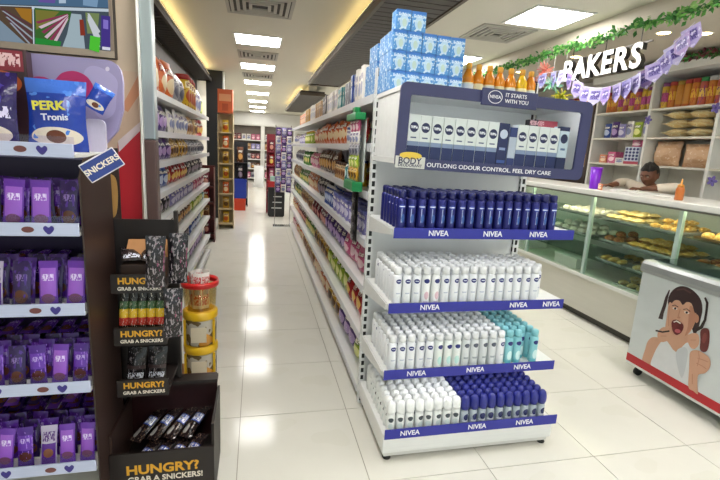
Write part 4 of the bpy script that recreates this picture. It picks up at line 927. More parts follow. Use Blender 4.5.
bake_row(2.12, 3.655, 8, .088, lambda i: jar(.041, .27, jm[(2, 0, 2, 0, 3, 3, 0, 1)[i]], jl[(4, 4, 3, 0, 0, 2, 0, 1)[i]]), 'snack_jar', 'jar', lambda i: jd[(2, 0, 2, 0, 3, 3, 0, 1)[i]], 'top shelf right of middle divider')
bake_row(2.12, 2.82, 8, .088, lambda i: jar(.041, .25, jm[i % 4], jl[i % 5]), 'snack_jar', 'jar', lambda i: jd[i % 4], 'top shelf at far right')
bake_row(1.81, 4.47, 6, .12, lambda i: pouch(.115, (.22, .18, .2, .17, .2, .18)[i], .06, C[('white', 'lime', 'white', 'lav', 'purple', 'blue')[i]]), 'snack_pouch', 'pouch', lambda i: ('white', 'yellow green', 'white', 'lavender', 'purple', 'blue')[i] + ' pouch', 'middle bakery shelf', HX + .09)
bake_row(1.5, 4.76, 3, .13, lambda i: cart(.125, (.07, .14, .1)[i], .12, C[('white', 'pink', 'peach')[i]]), 'bakery_carton', 'carton', lambda i: ('white', 'pink', 'peach')[i] + ' carton', 'lower bakery shelf', HX + .1)
dotp = layered('#c4cbe0', [('rect', 0, 1, 0, .16, '#b8485c')] + [('ell', .14 + .24 * i, .3 + .19 * j, .09, .075, '#2c2f6c') for i in range(4) for j in range(4)])
ob('egg_pack', cart(.22, .20, .12, dotp), None, (HX + .09, 4.56, 1.501), (0, 0, -PI / 2), label='pale blue pack with rows of navy dots on lower bakery shelf', cat='pack')
ob('gift_bag', pouch(.16, .08, .06, C['pink']), None, (HX + .09, 4.56, 1.702), (0, 0, -PI / 2), label='pink bag lying on top of the navy dotted pack', cat='bag')
bakem = layered('#f4e6ba', [('spot', 4, .5, '#e8cf94'), ('spot', 9, .6, '#fbf4e0')], rough=.3, bump=.3)
bme2 = MB().pillow(.24, .30, .09, nx=8, nz=8, wob=.006).mesh('bread_bag', bakem); 
for v in bme2.vertices: v.co = Vector((v.co.x, v.co.z - .15, v.co.y + .048))
for k in range(6):
    ob('bread_bag', bme2, None, (HX + .19, 3.85 + (k % 2) * .27, 1.811 + (k // 2) * .096), (0, 0, PI / 2), label='clear bag of pale buns, %s pile, %s layer on the middle bakery shelf' % (('right', 'left')[k % 2], NUM[k // 2]), cat='bread', group='bags of pale buns')
kraft = layered('#d9b492', [('spot', 3, .52, '#c9a07c'), ('spot', 9, .64, '#e6d0b8')], rough=.6, bump=.35)
for k, (y, w, h) in enumerate(((3.80, .36, .24), (4.18, .33, .27))):
    ob('loaf_bag', MB().pillow(w, h, .22, nx=10, nz=10, seal=.05, wob=.012).mesh('loaf_bag', kraft), None, (HX + .14, y, 1.501), (-.05, 0, -PI / 2), label='large brown wrapped loaf bag on the lower bakery shelf, %s' % ('right', 'left'), cat='bread', group='brown loaf bags') if False else ob('loaf_bag', MB().pillow(w, h, .22, nx=10, nz=10, seal=.05, wob=.012).mesh('loaf_bag', kraft), None, (HX + .14, y, 1.501), (-.05, 0, -PI / 2), label='large brown wrapped loaf bag on the lower bakery shelf, %s one' % ('right', 'left')[k], cat='bread', group='brown loaf bags')
# dark shelving farther along the wall
dsh = empty('dark_shelving', (0, 0, 0), label='dark wood wall shelving beyond the bakery, glimpsed behind the end rack', cat='shelving')
dw = mat('#4a3a30', .5)
bx('back_panel', dw, dsh, XR - .02, XR - .002, 5.26, 8.6, 0, 2.4)
for y in (5.28, 6.4, 7.5, 8.58): bx('divider', dw, dsh, HX, XR - .021, y - .015, y + .015, 0, 2.38)
for a, b_ in ((5.28, 6.4), (6.4, 7.5), (7.5, 8.58)):
    for z in (.5, 1.0, 1.45, 1.85, 2.2): bx('shelf', mat('#cfcbc0', .4), dsh, HX + .006, XR - .021, a + .016, b_ - .016, z - .022, z)
for z, wh in ((2.2, 'top'), (1.85, 'second'), (1.45, 'third')):
    for bi, y0_ in enumerate((5.36, 6.48, 7.58)):
        for i in range(8): ob('spice_jar', jar(.045, .16, C[('tan', 'gold', 'grey', 'lime')[(i // 3 + bi) % 4]], jl[(bi + i // 4) % 5]), None, (HX + .08, y0_ + i * .122, z + .001), label='small spice jar, %s from right, %s bay, %s dark shelf' % (NUM[i], NUM[bi], wh), cat='jar', group='spice jars on dark shelving')

# ---- ice cream freezer with the printed side
FX = 2.66
fz = empty('ice_cream_freezer', (0, 0, 0), label='white chest freezer with poster of girl eating ice cream', cat='freezer')
FY0, FY1 = 1.15, 2.53
bx('body', mat('#dde3e5', .35), fz, FX, 3.03, FY0, FY1, .075, .765, .008)
bx('red_stripe', mat('#c3202c', .35), fz, FX - .003, FX - .0005, FY0 + .005, FY1 - .004, .093, .15); bx('skirt', WHITE, fz, FX - .003, FX - .0005, FY0 + .005, FY1 - .004, .076, .0925)
rl = MB(); pr = [(FX - .012, .766), (FX - .016, .79), (FX - .008, .825), (FX + .012, .845), (FX + .05, .85), (FX + .05, .766)]
n = len(pr); rl.add([(x, FY0, z) for x, z in pr] + [(x, FY1 + .006, z) for x, z in pr], [list(range(n)), list(range(n, 2 * n))[::-1]] + [(i, i + n, (i + 1) % n + n, (i + 1) % n) for i in range(n)])
ob('top_rail', rl.mesh('top_rail', mat('#a6a9aa', .3, .5)), fz)
bx('rear_rail', mat('#a6a9aa', .3, .5), fz, 2.985, 3.03, FY0, FY1 + .006, .766, .85); bx('end_rail', mat('#a6a9aa', .3, .5), fz, FX + .051, 2.984, FY1 - .04, FY1 + .006, .766, .848)
bx('inner_liner', mat('#dfe5e6', .4), fz, FX + .051, 2.984, FY0, FY1 - .041, .766, .775)
for a, b_ in ((FY0, 1.85), (1.83, FY1 - .04)): bx('glass_lid', glass('#cfdcd8', 1.6), fz, FX + .04, 3.0, a, b_, .851 + (.008 if a > 1.5 else 0), .857 + (.008 if a > 1.5 else 0))
bx('lid_handle', mat('#8a8f90', .3), fz, FX + .1, 2.95, 1.84, 1.86, .8655, .88)
for x in (FX + .05, 2.98):
    for y in (FY0 + .08, FY1 - .07):
        w = empty('caster', (x, y, 0)); w.parent = fz
        ob('wheel', MB().lathe([(.03, -.012), (.03, .012)], 14, ax='y').mesh('wheel', BLACK), w, (0, 0, .03)); bx('fork', mat('#55585a', .4, .5), w, -.012, .012, -.018, .018, .045, .075)
for k in range(6):
    ob('ice_cream_pack', pouch(.12, .16, .03, C[('pink', 'blue', 'brown', 'gold', 'white', 'teal')[k]]), None, (2.83, 1.35 + k * .18, .792), (PI / 2 - .02, 0, -PI / 2), label='%s ice cream pack lying under the freezer glass' % ('pink', 'blue', 'brown', 'gold', 'white', 'teal')[k], cat='ice cream', group='ice creams in the freezer')
SK, SKD, HR, HRL, WT, WTS, DK = '#d9a78c', '#c48a70', '#3a2226', '#5c3a38', '#e6e8ec', '#d2d6dc', '#2a1618'
def strip(pts_, w):
    L_, R_ = [], []
    for i, p in enumerate(pts_):
        a = Vector(pts_[max(i - 1, 0)]); b_ = Vector(pts_[min(i + 1, len(pts_) - 1)]); t = (b_ - a).normalized(); nrm = Vector((-t.y, t.x)); ww = w[i] if isinstance(w, (list, tuple)) else w
        L_.append(tuple(Vector(p) + nrm * ww / 2)); R_.append(tuple(Vector(p) - nrm * ww / 2))
    return L_ + R_[::-1]
girl = [
 (strip([(669.5, 290), (666.5, 298), (664.5, 306), (662, 313), (660.5, 319)], [1.2, 3, 3.4, 3.6, 4.6]), HR),
 (spline([(668, 300), (672, 291), (679, 286.5), (687, 287), (695, 292), (701, 300), (702.5, 310), (700.5, 320), (698, 330), (694, 334), (690, 326), (676, 322), (670, 312)], 4), HR),
 (spline([(654, 337), (648, 341), (645, 350), (642, 360), (643, 365), (650, 368), (655, 357), (661, 348), (664, 340)], 4), SK),
 (spline([(668, 332), (688, 334), (690, 345), (683, 352), (676, 352), (664, 345)], 4), SK),
 (spline([(661, 342), (667, 341), (676, 352), (686, 343), (691, 345), (694, 358), (692, 372), (694, 387), (680, 382), (664, 374), (651, 367), (654, 354)], 3), WT),
 (spline([(676, 352), (684, 347), (688, 352), (686, 366), (682, 378), (678, 368)], 3), WTS),
 (spline([(672, 298), (677, 294), (685, 295), (692, 300), (696, 310), (695.5, 321), (691, 331), (684, 338), (677, 339), (672, 333), (669.5, 322), (670, 308)], 4), SK),
 (spline([(690, 306), (695.5, 312), (695, 322), (690, 331), (685, 336), (688, 326)], 3), SKD),
 (spline([(670, 306), (672, 297), (678, 291), (687, 291), (695, 297), (698, 309), (695, 313), (692, 304), (687, 302), (683, 305), (680, 301), (676, 300), (673, 302)], 3), HR),
 (strip([(677, 290), (684, 289), (691, 293)], 1.4), HRL),
 (ell(675.2, 308.5, 2.6, 1.2, 10, .25), '#f0e2d8'), (ell(687, 312.5, 2.8, 1.3, 10, .3), '#f0e2d8'), (ell(675.4, 308.5, 1.2, 1.2, 8), DK), (ell(687, 312.5, 1.3, 1.2, 8), DK),
 (strip([(672, 306), (675, 305), (678.5, 307)], .8), HR), (strip([(683.5, 309.5), (687, 308.8), (690.5, 311.5)], .8), HR),
 (strip([(680.5, 309), (678.6, 316), (680.5, 318)], .9), SKD), (ell(679, 317.6, 1.6, .9, 8, .2), SKD),
 (spline([(672, 322), (676, 319.5), (681, 322), (684, 326), (682, 332), (677, 335), (673, 331)], 4), '#6a1f22'), (strip([(674, 322), (677, 321), (681, 323.5)], 1.3), '#f4efe8'), (ell(678, 331, 3, 2, 10, .2), '#c8626a'),
 (spline([(696, 314), (699, 316), (699, 321), (696.5, 323), (695, 319)], 3), SKD),
 (spline([(669, 304), (672, 303), (672.5, 312), (671, 324), (672, 333), (668, 336), (665.5, 330), (667, 318)], 3), SK), (strip([(670, 306), (669, 316), (669, 326)], .6), SKD),
 (spline([(659, 331), (664, 327), (670, 329), (673, 334), (669, 340), (662, 342), (658, 337)], 3), SK), (strip([(656, 330.5), (663, 332), (670, 331)], 1.6), DK), (strip([(661, 336), (667, 336)], .6), SKD),
 (strip([(705.5, 297.5), (707.8, 303), (707, 311), (705.5, 320), (702, 327), (697, 330)], [2, 2.6, 2.4, 2.6, 3.6, 3]), DK),
 (spline([(701, 331), (705, 328), (709.5, 330), (710, 340), (708, 350), (704, 352), (700.5, 349), (701, 340)], 4), '#6a2a2a'), (ell(705, 338, 2.2, 5.5, 12, .15), '#84403a'),
 (spline([(688, 336), (694, 333), (699, 335), (699.5, 344), (695, 349), (690, 346)], 3), SK), (strip([(691, 340), (697, 340)], .6), SKD),
 (spline([(691, 352), (697, 350), (704, 353), (710, 358), (711, 366), (706, 373), (699, 375), (698, 385), (698.5, 394), (694, 391), (689, 387), (689.5, 372), (690, 360)], 4), SK), (strip([(698, 358), (704, 360), (709, 362)], .7), SKD), (strip([(697, 363), (703, 366), (707, 369)], .7), SKD), (strip([(699, 351), (700, 358), (698, 366)], .7), SKD), (strip([(693, 374), (693, 384)], .8), SKD),
]
print_px('poster_print', fz, girl, 'x', FX - .0006, step=.00015, sign=-1)

# ---- lettered sign, garlands and pennants
sgn = empty('bakery_sign', (0, 0, 0), label='white block letters reading BAKERS hung below the bakery bulkhead', cat='sign')
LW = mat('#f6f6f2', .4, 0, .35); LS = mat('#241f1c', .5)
for ch, y in zip('BAKERS', (4.25, 4.07, 3.885, 3.715, 3.55, 3.385)):
    ob('letter', text_mesh(ch, .275, LW, .03, .022, mt2=LS), sgn, (3.11, y, 2.385), LEFTF)
bx('letter_rail', mat('#55504a', .4, .5), sgn, 3.125, 3.14, 3.28, 4.36, 2.49, 2.505)
for y in (3.4, 3.8, 4.25): bx('hanger', mat('#55504a', .4, .5), sgn, 3.13, 3.136, y, y + .006, 2.5055, 2.6295)
GR = [mat(c, .5) for c in ('#3f8a34', '#2c6a2a', '#6aa84c', '#8fbf6a')]
def garland(pts_, n, label, spread=.045, red=False):
    g = empty('leaf_garland', pts_[0], label=label, cat='garland'); o_ = Vector(pts_[0])
    ob('stem', MB().tube([Vector(p) - o_ for p in pts_], .006, 6).mesh('stem', GR[1]), g)
    mb = MB(); seg = [(Vector(a), Vector(b)) for a, b in zip(pts_[:-1], pts_[1:])]
    for k in range(n):
        a, b_ = seg[k % len(seg)]; c = a.lerp(b_, random.random()) - o_ + Vector((random.gauss(-.1, .5), 0, random.gauss(0, .6))) * spread * .7
        d = Vector((random.uniform(-1, .4), random.uniform(-1, 1), random.uniform(-1, .7))).normalized(); u = d.cross(Vector((random.random(), random.random(), random.random() + .1))).normalized(); L_ = random.uniform(.035, .06)
        mb.add([c, c + d * L_ * .5 + u * L_ * .28, c + d * L_, c + d * L_ * .5 - u * L_ * .28, c + d * L_ * .5 + d.cross(u) * L_ * .1], [(0, 1, 4), (1, 2, 4), (2, 3, 4), (3, 0, 4)], random.choice((0, 0, 1, 2, 3) if not red else (0, 1, 4, 4)))
    ob('leaves', mb.mesh('leaves', GR + [mat('#7c2a3c', .5)]), g, kind='stuff')
garland([(3.085, y, 2.625 + .012 * math.sin(y * 6)) for y in [2.2 + .25 * k for k in range(20)]], 1150, 'green leaf garland along the edge of the bakery bulkhead')
garland([(4.18, y, 2.575 + .01 * math.sin(y * 5)) for y in [3.0 + .2 * k for k in range(7)]], 330, 'green and maroon garland lying along the bakery shelf canopy', .04, True)
string_px = [(538, 74), (548, 73), (559, 71), (566, 70), (574, 77), (583, 86), (592, 88), (602, 88), (612, 86), (622, 82), (632, 77), (641, 72), (650, 66), (659, 59), (668, 50), (677, 40), (686, 31), (695, 22)]
SXP = 3.03
sp_ = [P(a, b_, x=SXP) for a, b_ in string_px]
bu = empty('pennant_bunting', tuple(sp_[0]), label='lavender paper pennant bunting draped in front of the bakery letters', cat='bunting')
ob('string', MB().tube([p - sp_[0] for p in sp_], .003, 5).mesh('string', mat('#e6e2ee', .5)), bu)
for k in range(len(sp_) - 1):
    a, b_ = sp_[k], sp_[k + 1]; c = (a + b_) / 2 - sp_[0]
    col = ('#b7a9dc', '#9d95d4', '#c9c3ea', '#a58ac8')[k % 4] if k > 2 else '#9aa0d8'
    pmx = layered(col, [('rect', .18, .82, .35, .85, '#8a7cc4'), ('txt', .22, .78, .4, .82, '#4c3f86'), ('spot', 4, .60, '#d6d0ee')], rough=.5)
    w, h = .07, .16
    m_ = MB().prism([(-w, 0), (w, 0), (w, -h * .65), (0, -h), (-w, -h * .65)], -.0012, .0012).mesh('pennant', pmx)
    sl_ = math.atan2((b_ - a).z, -(b_ - a).y)
    ob('pennant', m_, bu, c + Vector((0, 0, -.002)), (random.uniform(-.15, .15), -sl_ * .5, -PI / 2 + random.uniform(-.35, .35)))
def tassel(px, py, cols, label, n=60):
    p = P(px, py, x=3.065); t = empty('tinsel_tassel', tuple(p), label=label, cat='tassel', group='tinsel tassels')
    ob('cord', MB().tube([(0, 0, 0), (0, 0, 2.60 - p.z)], .002, 5).mesh('cord', mat('#d8d8d8', .4)), t)
    mb = MB()
    for k in range(n):
        d = Vector((random.gauss(0, 1), random.gauss(0, 1), random.gauss(-.3, .8))).normalized(); L_ = random.uniform(.05, .12); u = d.cross(Vector((random.random(), 1, random.random()))).normalized() * .006
        mb.add([-u, u, d * L_ + u, d * L_ - u], [(0, 1, 2, 3)], k % len(cols))
    ob('tinsel', mb.mesh('tinsel', [mat(c, .25, .3) for c in cols]), t, kind='stuff')
tassel(536, 82, ('#e8e4e6', '#d88a84', '#e0b4ac'), 'white and red tinsel tassel right of the amber bottles')
tassel(546, 70, ('#d87868', '#e8a898'), 'coral red tinsel tassel left of the pennants')
tassel(552, 84, ('#8fd6ac', '#c8ecd6'), 'mint green tinsel tassel below the pennants')
tassel(562, 96, ('#a8b43c', '#d8c84c'), 'yellow green tinsel tassel behind the rack header')
for k, (px, py) in enumerate(((648, 120), (716, 108), (712, 181))):
    p = P(px, py, x=HX - .012); b_ = empty('ribbon_bow', tuple(p), label='small purple ribbon bow on the bakery shelf divider, %s' % ('middle one', 'upper right one', 'lower right one')[k], cat='bow', group='purple bows on dividers')
    for j in range(5): a = j * 2 * PI / 5; ob('loop', MB().prism(ell(.028 * math.cos(a), .028 * math.sin(a), .024, .015, 10, a), -.004, .004).mesh('loop', mat('#6f62b0', .4)), b_, (0, 0, 0), (0, 0, -PI / 2))
    ob('knot', MB().lathe([(.003, -.008), (.012, -.004), (.012, .004), (.003, .008)], 10, ax='x').mesh('knot', mat('#4a3f8c', .4)), b_)

# ================================================================== MAN BEHIND THE COUNTER
def baked(me_or_obj, mods):
    o = me_or_obj
    if o.name not in COL.objects: COL.objects.link(o)
    for t, kw in mods:
        m = o.modifiers.new(t, t)
        for k, v in kw.items(): setattr(m, k, v)
    bpy.context.view_layer.update()
    dg = bpy.context.evaluated_depsgraph_get(); me = bpy.data.meshes.new_from_object(o.evaluated_get(dg)); bpy.data.objects.remove(o)
    return me
def skinned(joints, bones, sub=1):
    names = list(joints); me = bpy.data.meshes.new('limbs'); me.from_pydata([joints[k][0] for k in names], [(names.index(a), names.index(b)) for a, b in bones], [])
    o = bpy.data.objects.new('limbs', me); COL.objects.link(o)
    md = o.modifiers.new('SKIN', 'SKIN'); md.use_smooth_shade = True
    for i, k in enumerate(names):
        r = joints[k][1]; me.skin_vertices[0].data[i].radius = r if isinstance(r, tuple) else (r, r)
    me.skin_vertices[0].data[0].use_root = True
    return baked(o, [('SUBSURF', {'levels': sub})])
MX, MY = 4.04, 3.79
J = {'pelvis': ((MX + .03, MY, .88), (.15, .11)), 'waist': ((MX, MY, 1.0), (.135, .10)), 'chest': ((MX - .07, MY, 1.17), (.16, .11)), 'neck0': ((MX - .12, MY, 1.265), (.07, .065)), 'neck1': ((MX - .15, MY, 1.32), .052)}
Bn = [('pelvis', 'waist'), ('waist', 'chest'), ('chest', 'neck0'), ('neck0', 'neck1')]
for s_, sg_ in (('l', 1), ('r', -1)):
    J.update({s_ + 'sh': ((MX - .10, MY + sg_ * .17, 1.245), .062), s_ + 'el': ((MX - .16, MY + sg_ * .33, 1.30), .045), s_ + 'wr': ((3.64, MY + sg_ * .22, 1.283), .029), s_ + 'ha': ((3.57, MY + sg_ * .19, 1.272), (.034, .018)),
              s_ + 'hip': ((MX + .03, MY + sg_ * .09, .82), .088), s_ + 'kn': ((MX + .0, MY + sg_ * .11, .47), .06), s_ + 'an': ((MX + .05, MY + sg_ * .11, .09), .042), s_ + 'to': ((MX - .10, MY + sg_ * .12, .035), .036)})
    Bn += [('chest', s_ + 'sh'), (s_ + 'sh', s_ + 'el'), (s_ + 'el', s_ + 'wr'), (s_ + 'wr', s_ + 'ha'), ('pelvis', s_ + 'hip'), (s_ + 'hip', s_ + 'kn'), (s_ + 'kn', s_ + 'an'), (s_ + 'an', s_ + 'to')]
body = skinned(J, Bn)
HC = Vector((3.855, MY, 1.402)); HROT = Matrix.Rotation(-.42, 4, 'Y') @ Matrix.Rotation(.25, 4, 'Z')
HROT = Matrix.Rotation(.28, 4, 'Z') @ Matrix.Rotation(-.30, 4, 'Y')
def headpt(d, grow=1.0):
    x, y, z = d           # -x is the face
    p = Vector((x * .094, y * .074, z * .112))
    if z < -.2: p.y *= 1 - .30 * (-z - .2); p.x = p.x * (1 - .12 * (-z - .2)) - .010 * (-z - .2)
    if x < -.5:
        w = max(0, 1 - abs(y) / .22)
        if -.35 < z < .12: p.x -= .022 * w * (1 - abs(z + .2) / .32 if abs(z + .2) < .32 else 0)
        if .12 < z < .32: p.x -= .004
        if abs(abs(y) - .36) < .2 and -.02 < z < .16: p.x += .007
        if -.62 < z < -.44: p.x -= .004 * max(0, 1 - abs(y) / .35)
    return p * grow
def sphere_pts(f, nu=32, nv=24, cut=None):
    vs, fs = [], []
    for j in range(nv + 1):
        t = PI * j / nv
        for i in range(nu):
            a = 2 * PI * i / nu; vs.append(f((math.sin(t) * math.cos(a), math.sin(t) * math.sin(a), math.cos(t))))
    for j in range(nv):
        for i in range(nu):
            q = (j * nu + i, (j + 1) * nu + i, (j + 1) * nu + (i + 1) % nu, j * nu + (i + 1) % nu)
            if cut is None or all(cut(j2) for j2 in q): fs.append(q)
    return vs, fs
mbm = MB(); mbm.add([v.co[:] for v in body.vertices], [list(p.vertices) for p in body.polygons], 0, True)
vs, fs = sphere_pts(lambda d: HC + HROT @ headpt(d)); mbm.add(vs, fs, 0, True)
for sg_ in (-1, 1):           # ears
    vs, fs = sphere_pts(lambda d: HC + HROT @ Vector((d[0] * .018 + .012, sg_ * .076 + d[1] * .009, d[2] * .03 - .01)), 12, 8); mbm.add(vs, fs, 0, True)
    hy = MY + sg_ * .19       # fingers spread on the counter, thumb off the side of the palm
    for k, (oy, L_) in enumerate(((-.027, .058), (-.009, .068), (.009, .064), (.026, .05))):
        b0_ = Vector((3.575, hy + oy, 1.272)); mbm.tube([b0_, b0_ + Vector((-.03 - L_ * .4, oy * .3, .008)), b0_ + Vector((-.03 - L_ * .75, oy * .45, -.004)), b0_ + Vector((-.03 - L_, oy * .5, -.015))], [.010, .009, .0085, .007], 8)
    b0_ = Vector((3.60, hy - sg_ * .026, 1.27)); mbm.tube([b0_, b0_ + Vector((-.02, -sg_ * .025, .002)), b0_ + Vector((-.05, -sg_ * .032, -.012))], [.011, .010, .008], 8)
tmp = bpy.data.objects.new('tmp', mbm.mesh('tmp', mat('#6f4632', .5)))
bm_ = baked(tmp, [('REMESH', {'mode': 'VOXEL', 'voxel_size': .007, 'use_smooth_shade': True}), ('SMOOTH', {'factor': .5, 'iterations': 2})])
bm_.materials.clear(); bm_.materials.append(mat('#6f4632', .5))
man = empty('person', (MX, MY, 0), label='man in a cream shirt leaning over the bakery counter looking down', cat='person')
off = Vector((MX, MY, 0))
def under(name, me, m=None):
    for v in me.vertices: v.co -= off
    if m: me.materials.clear(); me.materials.append(m)
    return ob(name, me, man)
under('body', bm_)
# shirt and trousers follow the limbs with a little ease
Js = {k: (J[k][0], tuple(r + .016 for r in J[k][1]) if isinstance(J[k][1], tuple) else J[k][1] + .016) for k in ('waist', 'pelvis', 'chest', 'lsh', 'rsh')}
Js['waist'] = (J['waist'][0], (.155, .118)); Js['collar'] = ((MX - .115, MY, 1.275), (.078, .07))
for s_, sg_ in (('l', 1), ('r', -1)): Js[s_ + 'elb'] = ((MX - .16, MY + sg_ * .335, 1.305), .056); Js[s_ + 'cuff'] = ((3.69, MY + sg_ * .245, 1.292), .041)
under('shirt', skinned(Js, [('waist', 'pelvis'), ('waist', 'chest'), ('chest', 'collar'), ('chest', 'lsh'), ('chest', 'rsh'), ('lsh', 'lelb'), ('rsh', 'relb'), ('lelb', 'lcuff'), ('relb', 'rcuff')]), mat('#e2d6c6', .75, bump=.3, bscale=60))
Jt = {k: (J[k][0], tuple(r + .02 for r in J[k][1]) if isinstance(J[k][1], tuple) else J[k][1] + .014) for k in ('pelvis', 'lhip', 'rhip', 'lkn', 'rkn', 'lan', 'ran')}
under('trousers', skinned(Jt, [('pelvis', 'lhip'), ('pelvis', 'rhip'), ('lhip', 'lkn'), ('rhip', 'rkn'), ('lkn', 'lan'), ('rkn', 'ran')]), mat('#2c2e38', .8))
hv, hf = sphere_pts(lambda d: HC + HROT @ (headpt((max(d[0], -.8 if d[2] > .42 else -1), d[1], d[2]), 1.09) + Vector((.006, 0, .008 + .006 * math.sin(9 * d[0]) * math.sin(11 * d[1])))), 36, 28)
dirs, _ = sphere_pts(lambda d: d, 36, 28)
keep = [d[2] > (.40 if d[0] < -.25 else (.02 if d[0] < .1 else -.42)) for d in dirs]
hf = [f for f in hf if all(keep[i] for i in f)]
under('hair', MB().add(hv, hf, 0, True).mesh('hair', mat('#15100e', .7, bump=.8, bscale=150)))
fm = MB()
def onface(y, z, push=.0):
    d = Vector((-math.sqrt(max(0, 1 - y * y - z * z)), y, z)); return HC + HROT @ (headpt(d) + Vector((-push, 0, 0)))
for sg_ in (-1, 1):
    c = onface(sg_ * .36, .06, .001); vs, fs = sphere_pts(lambda d: c + HROT @ Vector((d[0] * .005, d[1] * .012, d[2] * .006)), 10, 8)
    e_ = under('eye', MB().add(vs, fs, 0, True).mesh('eye', mat('#d8cfc4', .3)))
    c2 = c + HROT @ Vector((-.003, 0, -.001)); vs, fs = sphere_pts(lambda d: c2 + HROT @ (Vector(d) * .0048), 8, 6); under('iris', MB().add(vs, fs, 0, True).mesh('iris', mat('#1a100c', .2)))
    under('eyebrow', MB().tube([onface(sg_ * .18, .20, .003), onface(sg_ * .36, .25, .003), onface(sg_ * .56, .19, .003)], [.003, .0045, .0025], 6).mesh('eyebrow', mat('#15100e', .8)))
under('mouth', MB().tube([onface(-.28, -.52, .0), onface(-.1, -.50, .003), onface(.1, -.50, .003), onface(.28, -.52, .0)], [.002, .0055, .0055, .002], 6).mesh('mouth', mat('#5c2c28', .5)))

# ================================================================== FAR END OF THE AISLE
bx('trim_3', mat('#26282a', .5), None, -.95, -.655, 9.25, 9.55, 0, ZC - .001, kind='structure'); 
bx('trim_4', mat('#b9bec0', .3, .3), None, -.654, -.63, 9.25, 9.5, 0, ZC - .001, kind='structure')
def stand(name, x0, x1, y0, y1, zs, frame, label, cat='stand', back=None):
    s = empty(name, (0, 0, 0), label=label, cat=cat)
    bx('back', back or frame, s, x0, x1, y1 - .02, y1, 0, zs[-1] + .02)
    for z in zs[:-1]: bx('tray', frame, s, x0, x1, y0, y1 - .021, z - .02, z)
    for x in (x0, x1 - .012): bx('side', frame, s, x, x + .012, y0 + .03, y1 - .021, 0, zs[-1])
    return s
def face_rows(name, cat, x0, x1, y, zs, w, h, d, cols, desc, where, kind='p'):
    n_ = max(1, int((x1 - x0 - .01) / w))
    for j, z in enumerate(zs):
        for i in range(n_):
            cname, m_ = cols[(i + j) % len(cols)]
            me = pouch(w * .94, h, d, m_) if kind == 'p' else cart(w * .94, h, d, m_)
            ob(name, me, None, (x0 + (x1 - x0) * (i + .5) / n_, y, z + .001), (0, 0, random.uniform(-.06, .06)), label='%s %s, %s from left, %s tray of the %s' % (cname, desc, NUM[i], NUM[len(zs) - 1 - j] if j < len(zs) - 1 else 'top', where), cat=cat, group='%ss on the %s' % (desc, where))
rd = mat('#5a1f1c', .45)
stand('snack_stand', -.86, -.62, 6.9, 7.15, [.12, .36, .60, .84, 1.12], rd, 'dark red floor stand of snack bags past the left wall shelving')
face_rows('stand_bag', 'bag', -.845, -.635, 6.99, [.12, .36, .60, .84], .10, .2, .07, [('red brown', C['maroon']), ('tan', C['tan']), ('red', C['red'])], 'snack bag', 'dark red stand')
stand('promotion_stand', -.655, -.40, 8.05, 8.35, [.10, .36, .62, .88, 1.14, 1.40, 1.66, 1.95], mat('#d8c49a', .5), 'tall cream stand of yellow packs below an orange carton')
face_rows('yellow_pack', 'pack', -.64, -.415, 8.13, [.10, .36, .62, .88, 1.14, 1.40, 1.66], .11, .2, .07, [('yellow', C['yellow']), ('gold', C['gold']), ('orange', C['orange'])], 'pack', 'tall cream stand')
ob('orange_carton', cart(.24, .38, .26, layered('#d8622a', [('rect', .1, .9, .5, .8, '#e8a070'), ('rect', .3, .7, .1, .4, '#b84a1c')])), None, (-.53, 8.2, 1.972), label='large orange carton on top of the tall cream stand', cat='carton')
def crate(name, loc, w, d, h, m, label, cat='crate'):
    c = empty(name, loc, label=label, cat=cat)
    bx('floor_plate', m, c, -w / 2, w / 2, -d / 2, d / 2, 0, .012)
    for a in ((-w / 2, w / 2, -d / 2, -d / 2 + .014), (-w / 2, w / 2, d / 2 - .014, d / 2), (-w / 2, -w / 2 + .014, -d / 2 + .015, d / 2 - .015), (w / 2 - .014, w / 2, -d / 2 + .015, d / 2 - .015)): bx('wall_plate', m, c, *a, .0125, h)
    bx('rim', m, c, -w / 2 - .012, w / 2 + .012, -d / 2 - .012, -d / 2 - .0005, h - .04, h)
    return c
crate('orange_crate', (-.40, 10.5, 0), .29, .3, .27, mat('#d2401e', .4), 'orange red plastic crate on the floor at the far left')
crate('blue_crate', (-.40, 10.5, .2715), .33, .3, .42, mat('#2440b0', .4), 'blue plastic tub standing on the orange red crate')
stand('dark_stand', -.56, -.22, 11.0, 11.3, [.2, .62, 1.04, 1.5], mat('#2a2a2e', .5), 'dark display stand behind the blue tub')
face_rows('dark_pack', 'pack', -.54, -.24, 11.1, [.62, 1.04], .15, .36, .1, [('black', C['black']), ('dark brown', C['brown'])], 'tall pack', 'dark stand')
bc = empty('black_chiller', (.40, 9.68, 0), label='low black chest with white lines on its front at the far right', cat='chest')
bx('body', mat('#191a1c', .4), bc, -.17, .17, -.16, .16, .02, .6, .008); bx('lid', mat('#2a2c2e', .3), bc, -.175, .175, -.165, .165, .6005, .625)
for k, z in enumerate((.18, .3, .42)): bx('white_line', mat('#c8c8c8', .4), bc, -.10 + .02 * k, .11, -.163, -.1605, z, z + .02)
bx('foot', BLACK, bc, -.15, .15, -.14, .14, 0, .0195)
stand('pink_stand', .20, .58, 9.95, 10.25, [.5, .75, 1.05, 1.35, 1.7], mat('#9a3040', .45), 'red stand of pink packets rising behind the black chest')
face_rows('pink_packet', 'packet', .215, .565, 10.05, [.75, 1.05, 1.35], .115, .24, .08, [('pink', C['pink']), ('red', C['red']), ('maroon', C['maroon'])], 'packet', 'red stand')
crate('red_tray', (.39, 9.68, .626), .34, .30, .12, mat('#b3262a', .4), 'red plastic tray lying on the black chest', 'tray')
ob('mint_carton', cart(.24, .2, .2, layered('#a9d4c8', [('rect', .1, .9, .3, .6, '#e6f2ee')])), None, (.39, 9.68, .6395), label='mint green carton standing in the red tray', cat='carton')
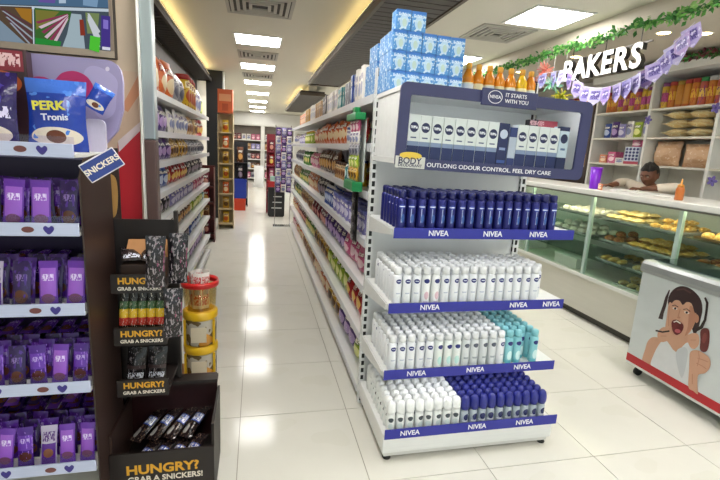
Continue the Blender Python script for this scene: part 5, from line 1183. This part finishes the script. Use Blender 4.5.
hs_ = empty('hanging_rack', (.455, 8.42, 0), label='wire rack of purple packets at the far end of the gondola', cat='rack')
for x in (-.13, .15): ob('rail', MB().tube([(x, .03, 0), (x, .03, 1.85)], .008, 8).mesh('rail', CHROME), hs_)
for k in range(9): ob('hook_bar', MB().tube([(-.13, .03, .66 + k * .145), (.15, .03, .66 + k * .145)], .004, 6).mesh('hook_bar', CHROME), hs_)
ob('base_plate', MB().box(-.16, .18, -.1, .1, 0, .015).mesh('base_plate', CHROME), hs_)
for j in range(8):
    for i in range(3):
        cn, m_ = (('purple', C['purple']), ('violet blue', C['lav']), ('white and purple', C['white']), ('purple', C['purple']))[(i * 2 + j) % 4]
        ob('purple_packet', pouch(.09, .15, .035, m_), None, (.375 + i * .097, 8.405, .64 + j * .145), label='%s packet, %s from left, %s row up on the wire rack' % (cn, NUM[i], NUM[j]), cat='packet', group='packets on the wire rack')
sk = empty('white_sack', (.06, 16.2, 0), label='white sack standing on the floor far down the aisle', cat='sack')
ob('bag', MB().pillow(.34, .75, .28, nx=8, nz=10, wob=.01).mesh('bag', mat('#e4e6ea', .6)), sk)
# shelving across the far wall
for u, (x0, x1) in enumerate(((-1.05, .18), (.24, 1.5))):
    s = empty('far_shelving', (0, 0, 0), label='white shelving unit against the far wall, %s of the two' % ('left', 'right')[u], cat='shelving', group='far wall shelving')
    bx('back', mat('#8a8078', .6), s, x0, x1, 19.4, 19.42, 0, 2.25); bx('header', WHITE, s, x0, x1, 19.0, 19.399, 2.2, 2.27)
    for x in (x0, x1 - .05): bx('side', WHITE, s, x, x + .05, 19.0, 19.399, 0, 2.199)
    for j, z in enumerate((.12, .5, .88, 1.26, 1.64)):
        bx('shelf', WHITE, s, x0 + .051, x1 - .051, 19.0, 19.399, z - .04, z)
        for i in range(6):
            ob('far_carton', cart(.15, .22, .15, C[(('white', 'pink', 'grey'), ('teal', 'white', 'brown'), ('black', 'grey', 'maroon'), ('white', 'tan', 'lav'), ('maroon', 'white', 'pink'))[j][(i // 2 + u) % 3]]), None, (x0 + .15 + i * .185, 19.1, z + .001), label='small carton, %s from left, %s shelf up, %s far unit' % (NUM[i], NUM[j], ('left', 'right')[u]), cat='carton', group='cartons on the far shelving')
